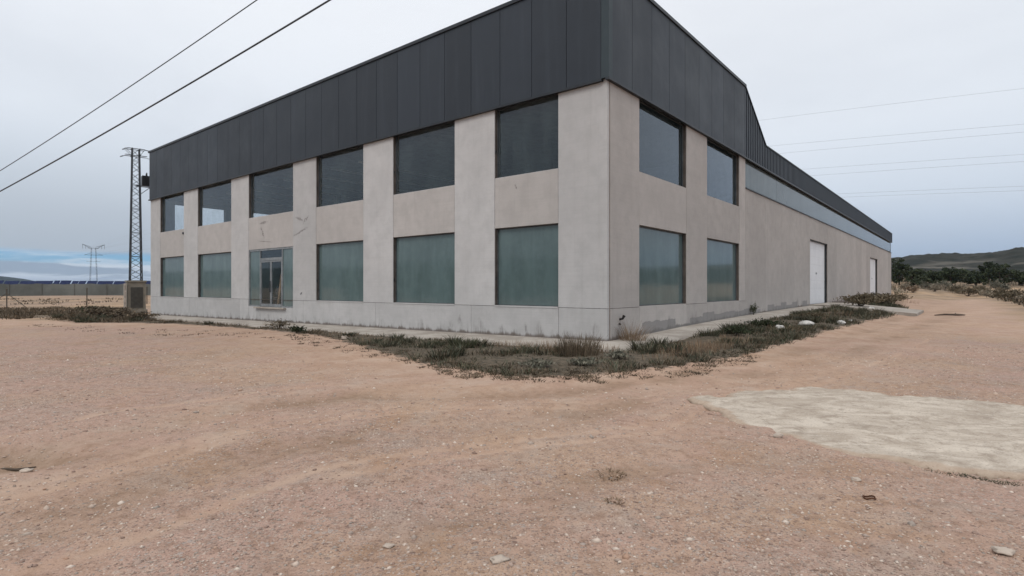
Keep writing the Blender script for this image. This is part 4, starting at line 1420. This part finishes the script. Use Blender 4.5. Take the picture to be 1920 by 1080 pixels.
shrub(1400, 606, .5, .62, M['leaf_mid'], 'dark upright weed against the side wall beyond the second window', 'small_bush', 'bush', 240, leaf=.028, seed=41, loc=pav(-.15, 14.1, .25))
shrub(1380, 632, 1.0, .34, M['leaf_dark'], 'dark green weed clump in the side verge near the road', 'small_bush', 'bush', 520, leaf=.03, seed=43)
shrub(1440, 618, 1.5, .38, M['leaf_dark'], 'broad dark green weed beside the white rocks', 'small_bush', 'bush', 700, leaf=.035, seed=44)
shrub(1520, 600, 1.6, .34, M['brownweed'], 'brown weed clump in the side verge behind the largest rock', 'small_bush', 'bush', 700, leaf=.035, seed=46)
for k, (px, py, w, h, lab) in enumerate([(1612, 577, 3.2, .95, 'dark rounded brown bush right after the concrete ramp'),
                                         (1655, 573, 4.0, 1.05, 'tall brown dry bush in front of the second white door'),
                                         (1676, 566, 3.5, .9, 'brown bush at the far corner of the building')]):
    shrub(px, py, w, h, M['brownweed'], lab, 'scrub_bush', 'bush', 1600, leaf=.06, seed=50 + k, group='bushes along the far end of the side wall')


M['white_stone'] = simple('white_stone', (.58, .56, .53), .9, .2, var=.2, scale=9, bump=.5)


def rock(px, py, r, sq, label, seed, group='pale rocks in the side verge'):
    p = gpt(px, py); m = MB(); r = r * (.8 if group else 1); m.rock((0, 0, r * sq * .6), r, sq, 9, 12, seed)
    o = m.build('rock', M['white_stone' if group else 'stone'], None, True, p); tag(o, label, 'rock', group)


rock(1463, 622, .17, .9, 'upright white rock, the nearest one in the dark side verge', 1)
rock(1514, 611, .30, .5, 'wide flat grey-white rock, largest in the side verge', 2)
rock(1577, 608, .19, .6, 'small white rock to the right of the largest one in the verge', 3)
rock(1594, 604, .12, .6, 'tiny pale rock nearest the ramp', 4)
rock(1634, 581, .22, .6, 'white rock among the bushes beyond the ramp', 5)
rock(646, 636, .10, .7, 'white pebble at the pavement edge left of the middle of the front', 6, None)
rock(1459, 823, .045, .7, 'white pebble on the lower edge of the pale concrete patch', 7, None)
rock(1604, 903, .035, .45, 'pale flat stone on the gravel below the concrete patch', 8, None)
rock(935, 1056, .045, .35, 'pale flat stone near the bottom middle of the gravel yard', 9, None)
rock(728, 1022, .028, .5, 'cream stone on the gravel at lower centre left', 10, None)
rock(50, 880, .05, .4, 'half-buried grey stone beside the pit at the left edge', 12, None)
rock(1880, 1044, .05, .45, 'large pale stone in the bottom right corner of the gravel', 13, None)


def kerb_ring():
    p = gpt(1630, 937); m = MB()
    m.tube([(.035 * math.cos(a) * 1.3, .035 * math.sin(a), .012 + .006 * math.sin(3 * a)) for a in np.linspace(0, 6.0, 18)], .0065, 6)
    o = m.build('rusty_ring', M['rust'], None, True, p); tag(o, 'small rusty oval iron ring lying on the gravel at lower right', 'iron ring')
    p = gpt(1780, 592); m = MB(); m.tube([(-.9, 0, .05), (-.2, .1, .09), (.5, -.05, .08), (1.0, .05, .06)], [.03, .06, .07, .03], 6)
    m.bar((.3, 0, .08), (.7, .4, .15), .03, 5)
    o = m.build('branch', M['bark'], None, True, p); tag(o, 'dark fallen branch lying across the dirt road', 'branch')
    p = gpt(30, 858); m = MB()
    m.tube([(-.4, .02, .0), (-.15, .05, .015), (.1, .0, .015), (.25, -.03, .005)], [.010, .014, .012, .006], 6)
    m.bar((-.1, .03, .015), (.12, .1, .02), .006, 5)
    o = m.build('branch', M['bark'], None, True, p); tag(o, 'dark rotten branch in the pit at the left edge', 'branch')


kerb_ring()
tuft(1148, 888, .14, .035, 110, M['dry'], 'flattened brown dead weed on the gravel in the middle', 'dead_weed', 'weed', 1.6, .012, 61)
tuft(1152, 945, .07, .03, 60, M['dry'], 'tiny dead weed below the flattened one on the gravel', 'dead_weed', 'weed', 1.6, .012, 62)
o = blade_mesh('grass_strip', [blades(24 if i > 7 else 8, *[float(c) for c in at(px, py)[:2]], .05, .022, .008, 1.2, np.random.default_rng(i)) for i, (px, py) in enumerate(
    [(1740 + 6*k, 879 + .85*k + (k * 7 % 4) * .5) for k in range(29)])], M['darkweed'])
tag(o, 'thin dark green strip of weeds along the near edge of the pale concrete patch', 'weeds')

# little dark leafless weeds scattered on the dirt in front of the verge
def dirt_litter():
    rng = np.random.default_rng(77); V = []
    for k in range(420):
        px = rng.uniform(560, 1420); f = rng.uniform(0, 1) ** 1.6
        lo = np.interp(px, [560, 700, 850, 1000, 1150, 1300, 1420], [632, 655, 690, 706, 703, 685, 662])
        p = at(px, lo - 10 + f * 26); V.append(blades(int(rng.integers(8, 40)), p.x, p.y, rng.uniform(.04, .2), rng.uniform(.03, .07), .016, 1.5, rng))
    for k in range(50):
        px = rng.uniform(60, 560); p = at(px, np.interp(px, [60, 560], [606, 628]) + rng.uniform(0, 12)); V.append(blades(14, p.x, p.y, .2, .05, .03, 1.5, rng))
    o = blade_mesh('plant_litter', V, M['deadweed']); tag(o, kind='stuff', label='scattered brown bits of dead weed on the dirt before the verge', cat='litter')


dirt_litter()

# ---------------------------------------------------------------- loose gravel
def make_gravel():
    rng = np.random.default_rng(5)
    n = 30000
    d = 2.6 + 14 * rng.uniform(0, 1, n) ** 1.55
    a = rng.uniform(-1.02, 1.02, n)
    x = a * d; y = d
    den = fbm(x, y, .7, 3, 15) + .35 * fbm(x, y, 3, 2, 16)
    pd = sdist(x, y, PATCH)
    vd = sdist(x, y, VERGE)
    keep = (rng.uniform(0, 1, n) < np.clip((den - .40) * 2.6, .06, 1)) & (vd < -1.0) & (rng.uniform(0, 1, n) < np.where(pd > 0, .05, 1)) & (rng.uniform(0, 1, n) < np.clip(-vd / 4, .1, 1))
    x, y, d = x[keep], y[keep], d[keep]; n = len(x)
    r = .0042 + .0095 * rng.uniform(0, 1, n) ** 3.2 + .0006 * d
    r = np.where(rng.uniform(0, 1, n) < .03, r * 2.0, r)
    # base shape: octahedron with 12 jittered points (cube corners pushed in)
    base = np.array([[1, 0, 0], [-1, 0, 0], [0, 1, 0], [0, -1, 0], [0, 0, 1], [.6, .6, -.4], [-.6, .6, -.4], [-.6, -.6, -.4], [.6, -.6, -.4]])
    Fb = np.array([[4, 0, 2], [4, 2, 1], [4, 1, 3], [4, 3, 0], [0, 5, 2], [2, 6, 1], [1, 7, 3], [3, 8, 0], [2, 5, 6], [1, 6, 7], [3, 7, 8], [0, 8, 5]])
    ang = rng.uniform(0, 2*np.pi, n); c, s = np.cos(ang), np.sin(ang)
    W = base[None] * (1 + rng.uniform(-.3, .3, (n, 9, 1))) * np.stack([r * rng.uniform(.9, 1.6, n), r, r * rng.uniform(.4, .8, n)], 1)[:, None]
    X = W[..., 0]*c[:, None] - W[..., 1]*s[:, None] + x[:, None]; Y = W[..., 0]*s[:, None] + W[..., 1]*c[:, None] + y[:, None]
    Z = W[..., 2] + (gz(x, y) + r * .12)[:, None]
    V = np.stack([X, Y, Z], -1).reshape(-1, 3)
    Fq = (Fb[None] + (np.arange(n) * 9)[:, None, None]).reshape(-1, 3)
    o = npmesh('gravel', V, Fq, M['gravel']); tag(o, kind='stuff', label='loose pinkish and grey gravel stones lying on the yard', cat='gravel')


make_gravel()

# ---------------------------------------------------------------- trees and scrub on the right
def tree(loc, w, h, material, label, seed, group, leaf=.16, n=1500, trunk_h=.18):
    rng = np.random.default_rng(seed); rnd = random.Random(seed)
    t = empty('tree', loc); tag(t, label, 'tree', group)
    m = MB(); cl = []
    for k in range(3 + seed % 3):
        a = rnd.uniform(0, 6.28); top = Vector((math.cos(a) * w*.25, math.sin(a) * w*.25, h * rnd.uniform(.55, .8)))
        mid = Vector((top.x*.3, top.y*.3, h * trunk_h * 1.5))
        m.tube([(0, 0, -.4), (0, 0, h*trunk_h*.6), tuple(mid), tuple(top)], [w*.035, w*.028, w*.018, w*.006], 6)
        for q in range(4):
            b = mid.lerp(top, rnd.uniform(.1, .9)); e = b + Vector((rnd.uniform(-1, 1)*w*.28, rnd.uniform(-1, 1)*w*.28, rnd.uniform(0, .2)*h)); m.bar(b, e, w*.008, 4, w*.003)
            cl.append(e)
        cl.append(top)
    m.build('trunk', M['bark'], t)
    nc = 26
    for k in range(nc):
        a = rnd.uniform(0, 6.28); r = math.sqrt(rnd.uniform(0, 1)) * w*.43; z = h * (.14 + .78 * rnd.uniform(0, 1))
        lim = math.sqrt(max(.05, 1 - ((z/h - .45) / .58) ** 2)); cl.append(Vector((math.cos(a)*r*lim, math.sin(a)*r*lim, z)))
    C = np.array([tuple(c) for c in cl]); idx = rng.integers(0, len(C), n)
    rad = rng.uniform(.07, .16, len(C))[idx] * w
    dd = rng.normal(0, 1, (n, 3)); dd /= np.linalg.norm(dd, axis=1)[:, None]
    c = C[idx] + dd * (rad * rng.uniform(.5, 1, n))[:, None] * np.array([1, 1, .7]); c[:, 2] = np.maximum(c[:, 2], .1)
    a = rng.normal(0, 1, (n, 3)); a /= np.linalg.norm(a, axis=1)[:, None]
    b = np.cross(a, rng.normal(0, 1, (n, 3))); b /= np.linalg.norm(b, axis=1)[:, None]
    s = leaf * rng.uniform(.5, 1.4, n)[:, None]
    V = np.stack([c - a*s*1.2, c - b*s*.8, c + a*s*1.2, c + b*s*.8], 1).reshape(-1, 3)
    npmesh('crown', V, np.arange(4*n).reshape(n, 4), material, t)
    return t


def far_pt(px, d):
    x = (px - 960) / F * d; return Vector((x, d, float(gz(x, d)[0])))


TREES = [  # px centre, top row, distance, width px, material, label
    (1686, 484, 118, 36, 'leaf_dark', 'dark round tree right beside the far corner of the building'),
    (1712, 502, 126, 40, 'leaf_mid', 'olive bushy tree second from the building corner'),
    (1742, 506, 120, 40, 'leaf_dark', 'dark low tree third from the building corner'),
    (1768, 509, 128, 34, 'leaf_mid', 'low olive tree in the gap before the middle group'),
    (1784, 499, 122, 34, 'leaf_dark', 'dark tree with a pointed crown at the middle of the treeline'),
    (1806, 503, 132, 36, 'leaf_mid', 'broad olive tree right of the pointed one in the treeline'),
    (1830, 512, 121, 32, 'leaf_dark', 'low dark tree left of the big spreading tree'),
    (1853, 489, 126, 30, 'leaf_dark', 'spiky dark tree, left half of the big spreading group'),
    (1875, 495, 120, 40, 'leaf_dark', 'big dark spreading tree in front of the hill at right'),
    (1897, 505, 128, 30, 'leaf_mid', 'olive tree to the right of the big dark spreading tree'),
    (1915, 508, 122, 30, 'leaf_dark', 'dark tree at the right edge of the picture'),
    (1724, 514, 112, 26, 'leaf_mid', 'small low tree in front of the second and third trees'),
    (1946, 500, 124, 40, 'leaf_mid', 'olive tree just beyond the right edge')]
for k, (px, top, d, wp, mm, lab) in enumerate(TREES):
    p = far_pt(px, d); hgt = CAMZ - (top - CY) / F * d - p.z; w = wp / F * d * 1.25
    tree(p, w, hgt, M[mm], lab, 100 + k, 'trees on the scrubland beyond the road', leaf=.17, n=1900)

SCR = [(1697, 548, 100, 2.2, 1.6, 'paleweed', 'pale brown bush left of the reddish one beyond the road'),
       (1712, 549, 97, 2.0, 1.3, 'dry', 'reddish brown bush beyond the road near the building'),
       (1735, 536, 108, 2.6, 1.4, 'leaf_grey', 'grey bush in front of the low trees left of centre'),
       (1752, 545, 101, 3.0, 1.5, 'paleweed', 'pale straw bush behind the end of the road'),
       (1772, 537, 107, 3.0, 2.1, 'leaf_grey', 'grey-green bush under the pointed tree'),
       (1795, 545, 100, 3.2, 1.4, 'brownweed', 'brown bush on the bank behind the road end'),
       (1815, 552, 95, 3.8, 1.6, 'brownweed', 'dark brown mound of scrub at the road end'),
       (1838, 549, 96, 3.2, 1.7, 'brownweed', 'dark scrub bush where the road bends'),
       (1862, 556, 84, 3.0, 1.5, 'paleweed', 'pale bush at the right side of the road end'),
       (1878, 560, 76, 3.2, 1.5, 'brownweed', 'dark purplish scrub bush on the right road side'),
       (1898, 568, 66, 2.8, 1.4, 'brownweed', 'brown scrub bush near the right edge above the road'),
       (1912, 580, 55, 1.8, .9, 'paleweed', 'low pale bush at the right edge of the picture'),
       (1868, 538, 104, 1.6, 2.3, 'leaf_grey', 'tall pale grey bush standing in front of the big dark tree'),
       (1882, 536, 105, 2.6, 1.6, 'leaf_grey', 'light grey rounded bush right of the tall pale one')]
for k, (px, py, d, w, h, mm, lab) in enumerate(SCR):
    shrub(px, py, w, h, M[mm], lab, 'scrub_bush', 'bush', 900, leaf=.085, seed=200 + k, group='scrub bushes beyond the road', loc=far_pt(px, d))


def scrub_cover():
    rng = np.random.default_rng(40); V = []
    n = 330
    d = rng.uniform(90, 150, n) ; px = rng.uniform(1640, 2080, n)
    for k in range(n):
        x = (px[k] - 960) / F * d[k]
        if d[k] < 99 and px[k] > 1700: continue
        if fbm(np.array(x), np.array(d[k]), .12, 3, 88) < .50: continue
        V.append(blades(26, x, d[k], rng.uniform(.4, 1.2), rng.uniform(.3, 1.0), .16, .6, rng))
    for k in range(90):
        t = rng.uniform(0, 1); dd = 40 + 52 * t; px0 = np.interp(dd, [40, 50, 62, 78, 92], [1990, 1925, 1895, 1868, 1850])
        x = (px0 + rng.uniform(4, 90) - 960) / F * dd
        V.append(blades(24, x, dd, rng.uniform(.3, .9), rng.uniform(.2, .7), .10, .7, rng))
    o = blade_mesh('scrub', V, M['paleweed']); tag(o, kind='stuff', label='dry brown scrub covering the bank beyond the road', cat='scrub')
    V = []
    for k in range(420):
        px = rng.uniform(-40, 238); py = rng.uniform(578, 595 + 4 * math.sin(px * .05)); p = at(px, py)
        V.append(blades(22, p.x, p.y, rng.uniform(.3, .9), rng.uniform(.08, .30), .06, .8, rng))
    for k in range(120):
        px = rng.uniform(-40, 238); py = rng.uniform(560, 574); p = at(px, py)
        if k % 3: continue
        V.append(blades(14, p.x, p.y, rng.uniform(.3, 1.2), rng.uniform(.1, .35), .1, .7, rng))
    o = blade_mesh('weeds', V, M['deadweed']); tag(o, kind='stuff', label='dark brown weeds along the foot of the wire fence at left', cat='weeds')


scrub_cover()


# ---------------------------------------------------------------- hills
def make_hills():
    # ridge line by bearing: pixel column -> row
    px = np.array([1300, 1500, 1600, 1672, 1700, 1730, 1780, 1830, 1860, 1890, 1914, 2000, 2200, 2600, 3400, 6000])
    py = np.array([530, 515, 500, 490, 484, 480, 477.5, 477, 474, 469.5, 466, 462, 468, 470, 455, 440])
    az = np.arctan((px - 960) / F)
    el = np.arctan((CY - py) / F * np.cos(az))     # elevation of the ridge
    A = np.linspace(az[0], R(150), 800)
    Rr = np.concatenate([np.linspace(230, 900, 130), np.linspace(920, 1500, 20)])
    AA, RR = np.meshgrid(A, Rr)
    E = np.interp(AA, np.append(az, R(150)), np.append(el, .055))
    x = RR * np.sin(AA); y = RR * np.cos(AA)
    prof = sstep(230, 900, RR) ** 1.3 * (1 - .9 * sstep(900, 1500, RR))
    nz = fbm(x, y, .006, 5, 3)
    z = 1.0 + (np.tan(E) * 900) * prof * (1 + (nz - .5) * .55 * (1 - np.exp(-((RR - 900) / 90) ** 2))) + (fbm(x, y, .03, 4, 5) - .5) * 5 * sstep(250, 500, RR) * (1 - .75*np.exp(-((RR - 900) / 60) ** 2))
    z += ((fbm(x, y, .02, 3, 51) - .5) * 2.5 + (fbm(x, y, .11, 3, 52) - .5) * 4.5) * np.exp(-((RR - 900) / 60) ** 2) + (fbm(x, y, .12, 3, 53) - .5) * 4 * sstep(300, 500, RR) * (RR < 880)
    V = np.stack([x.ravel(), y.ravel(), z.ravel()], 1); ny, nx = x.shape
    idx = np.arange(nx*ny).reshape(ny, nx)
    Fq = np.stack([idx[:-1, :-1].ravel(), idx[1:, :-1].ravel(), idx[1:, 1:].ravel(), idx[:-1, 1:].ravel()], 1)
    o = npmesh('hills', V, Fq, M['hill'], smooth=True); tag(o, kind='structure')
    # far mountain on the left
    A = np.linspace(R(-150), np.arctan((150 - 960) / F), 200); Rr = np.linspace(2400, 4200, 16)
    AA, RR = np.meshgrid(A, Rr)
    pxx = np.array([-900, -400, -100, 0, 30, 52, 75, 150]); pyy = np.array([505, 500, 508, 515, 519.5, 523, 528, 534])
    az = np.arctan((pxx - 960) / F); el = (CY - pyy) / F * np.cos(az)
    E = np.interp(AA, np.concatenate([[R(-150), R(-110)], az]), np.concatenate([[.05, .06], el]))
    x = RR * np.sin(AA); y = RR * np.cos(AA)
    z = -2 + (E * 3300 + (fbm(AA * 40, RR * .001, 1, 4, 7) - .5) * 14) * np.sin(np.clip((RR - 2400) / 1800, 0, 1) * np.pi)
    V = np.stack([x.ravel(), y.ravel(), z.ravel()], 1); ny, nx = x.shape
    idx = np.arange(nx*ny).reshape(ny, nx)
    Fq = np.stack([idx[:-1, :-1].ravel(), idx[1:, :-1].ravel(), idx[1:, 1:].ravel(), idx[:-1, 1:].ravel()], 1)
    o = npmesh('mountain', V, Fq, M['mount'], smooth=True); tag(o, kind='structure')


make_hills()


# wood to the left of the yard that shows as dark mirror images in the lower windows
def left_wood():
    rng = np.random.default_rng(8); Vs = []
    for k in range(24):
        d = rng.uniform(60, 95); a = R(rng.uniform(-100, -66)); cx, cy = math.sin(a)*d, math.cos(a)*d; w = rng.uniform(3, 7); h = rng.uniform(2.5, 5.5)
        n = 700; q = rng.normal(0, 1, (n, 3)); q /= np.linalg.norm(q, axis=1)[:, None]; q *= rng.uniform(.3, 1, n)[:, None] ** .5
        c = q * np.array([w*.5, w*.5, h*.5]) + np.array([cx, cy, h*.45 - .4])
        c += (rng.normal(0, 1, (n, 3))) * .25
        A_ = rng.normal(0, 1, (n, 3)); A_ /= np.linalg.norm(A_, axis=1)[:, None]; B_ = np.cross(A_, rng.normal(0, 1, (n, 3))); B_ /= np.linalg.norm(B_, axis=1)[:, None]
        Vs.append(np.stack([c - A_*.3, c - B_*.2, c + A_*.3, c + B_*.2], 1).reshape(-1, 3))
    V = np.concatenate(Vs); o = npmesh('distant_wood', V, np.arange(len(V)).reshape(-1, 4), M['leaf_dark'])
    tag(o, kind='stuff', label='dark trees mirrored faintly in the lower front windows', cat='wood')


left_wood()

# ---------------------------------------------------------------- sky and light
SUN_EL, SUN_AZ = R(48), R(205)      # azimuth clockwise from +Y
w = bpy.data.worlds.new('World'); scene.world = w; w.use_nodes = True
nt = w.node_tree; nt.nodes.clear(); n = N(nt)
out = nt.nodes.new('ShaderNodeOutputWorld'); bg = nt.nodes.new('ShaderNodeBackground')
n.link(bg.outputs[0], out.inputs[0])
sky = nt.nodes.new('ShaderNodeTexSky'); sky.sky_type = 'NISHITA'; sky.sun_disc = False
sky.sun_elevation = SUN_EL; sky.sun_rotation = SUN_AZ; sky.air_density = 1.2; sky.dust_density = .6
co = nt.nodes.new('ShaderNodeTexCoord').outputs['Generated']; X, Y, Z = n.sep(co)
Zc = n.math('MAXIMUM', Z, 0.0)
ce = nt.nodes.new('ShaderNodeCombineXYZ')
# cloud layer seen in perspective
inv = n.math('DIVIDE', 1.0, n.math('ADD', Zc, .12))
n.link(n.math('MULTIPLY', X, inv), ce.inputs[0]); n.link(n.math('MULTIPLY', Y, inv), ce.inputs[1]); ce.inputs[2].default_value = .3
cl = n.noise(ce.outputs[0], .55, 5, .55, .3)
cl2 = n.noise(co, 3.0, 4, .55, .2)
K = 1 / .1   # colours below are what the sky should read after the 0.1 strength
def kc(c): return tuple(v * K for v in c)
grad = nt.nodes.new('ShaderNodeValToRGB'); n.link(Zc, grad.inputs[0])
el = grad.color_ramp.elements
stops = [(0.0, (.37, .46, .60)), (.05, (.41, .50, .64)), (.13, (.62, .69, .785)), (.24, (.74, .79, .86)), (.42, (.84, .87, .92)), (1.0, (1.2, 1.22, 1.26))]
while len(el) < len(stops): el.new(.5)
for i, (p, c) in enumerate(stops): el[i].position = p; el[i].color = (*c, 1)
# the left half is a greyer, duller cloud
leftm = n.ramp(X, -.75, .25, 1, 0)
leftlow = n.math('MULTIPLY', leftm, n.ramp(Zc, .05, .26, 1, 0))
c = n.mix(n.math('MULTIPLY', leftlow, .8), grad.outputs[0], (.45, .49, .535))
c = n.mix(n.ramp(cl, .40, .64, 0, .20), c, (.46, .50, .57))
c = n.mix(n.math('MULTIPLY', n.ramp(cl2, .5, .7, 0, .22), n.ramp(Zc, .08, .3)), c, (.86, .90, .97))
# low bank at left: a blue gap over banded cumulus
lowc = nt.nodes.new('ShaderNodeCombineXYZ'); n.link(n.math('MULTIPLY', X, 9.0), lowc.inputs[0]); n.link(n.math('MULTIPLY', Y, 9.0), lowc.inputs[1]); n.link(n.math('MULTIPLY', Z, 75.0), lowc.inputs[2])
b1 = n.noise(lowc.outputs[0], 1.0, 5, .6, .4)
edge = n.math('ADD', Z, n.math('MULTIPLY', n.math('SUBTRACT', n.noise(lowc.outputs[0], .5, 5, .6), .5), .011))
edge = n.math('ADD', edge, n.math('MULTIPLY', n.math('ADD', n.math('DIVIDE', X, n.math('MAXIMUM', Y, .05)), .9), .012))
azm = n.ramp(n.math('DIVIDE', X, n.math('MAXIMUM', Y, .05)), -.58, -.42, 1, 0)
azm = n.math('MULTIPLY', azm, n.ramp(Y, .45, .65))
below = n.math('MULTIPLY', n.ramp(edge, .047, .056, 1, 0), azm)
bank = n.mix(n.ramp(b1, .42, .60), (.31, .375, .47), (.66, .72, .80))
bank = n.mix(n.ramp(edge, .006, .022, 1, 0), bank, (.36, .43, .56))
c = n.mix(below, c, bank)
gap = n.math('MULTIPLY', n.math('MULTIPLY', n.ramp(edge, .046, .0565, 1, 0), n.ramp(edge, .033, .038)), azm)
gap = n.math('MULTIPLY', gap, n.ramp(b1, .52, .68, .92, .3))
sc_ = nt.nodes.new('ShaderNodeVectorMath'); sc_.operation = 'SCALE'; n.link(c, sc_.inputs[0]); sc_.inputs[3].default_value = K
skyb = n.mix(1.0, sky.outputs[0], (.36, .76, 1.50), 'MULTIPLY')
sc2 = nt.nodes.new('ShaderNodeVectorMath'); sc2.operation = 'SCALE'; n.link(skyb, sc2.inputs[0]); sc2.inputs[3].default_value = 1.0
fin = n.mix(gap, sc_.outputs[0], sc2.outputs[0])
n.link(fin, bg.inputs[0]); bg.inputs[1].default_value = .1

sl = bpy.data.lights.new('sun', 'SUN'); sl.energy = 1.0; sl.angle = R(22); sl.color = (1, .96, .90)
so = bpy.data.objects.new('sun', sl); COL.objects.link(so)
dirv = Vector((math.sin(SUN_AZ)*math.cos(SUN_EL), math.cos(SUN_AZ)*math.cos(SUN_EL), math.sin(SUN_EL)))
so.rotation_euler = dirv.to_track_quat('Z', 'Y').to_euler()

# ---------------------------------------------------------------- air
hz = MB(); hz.box(-4700, 4700, -2700, 5700, -12, 260)
hm = bpy.data.materials.new('air'); hm.use_nodes = True; hm.node_tree.nodes.clear()
ho = hm.node_tree.nodes.new('ShaderNodeOutputMaterial'); hv_ = hm.node_tree.nodes.new('ShaderNodeVolumePrincipled')
hv_.inputs['Color'].default_value = (.58, .74, .92, 1); hv_.inputs['Density'].default_value = .00008; hv_.inputs['Anisotropy'].default_value = .2
hm.node_tree.links.new(hv_.outputs[0], ho.inputs['Volume'])
o = hz.build('haze', hm); tag(o, kind='stuff')

# ---------------------------------------------------------------- camera and render
cam = bpy.data.cameras.new('camera'); co_ = bpy.data.objects.new('camera', cam); COL.objects.link(co_)
co_.location = (0, 0, CAMZ); co_.rotation_euler = (R(90), 0, 0)
cam.sensor_width = 36; cam.lens = F / 1920 * 36; cam.shift_y = (CY - 540) / 1920
cam.clip_start = .1; cam.clip_end = 12000
scene.camera = co_
scene.render.engine = 'CYCLES'
scene.view_settings.view_transform = 'Standard'; scene.view_settings.look = 'None'
scene.view_settings.exposure = .09; scene.view_settings.gamma = 1
scene.cycles.max_bounces = 8; scene.cycles.transparent_max_bounces = 12
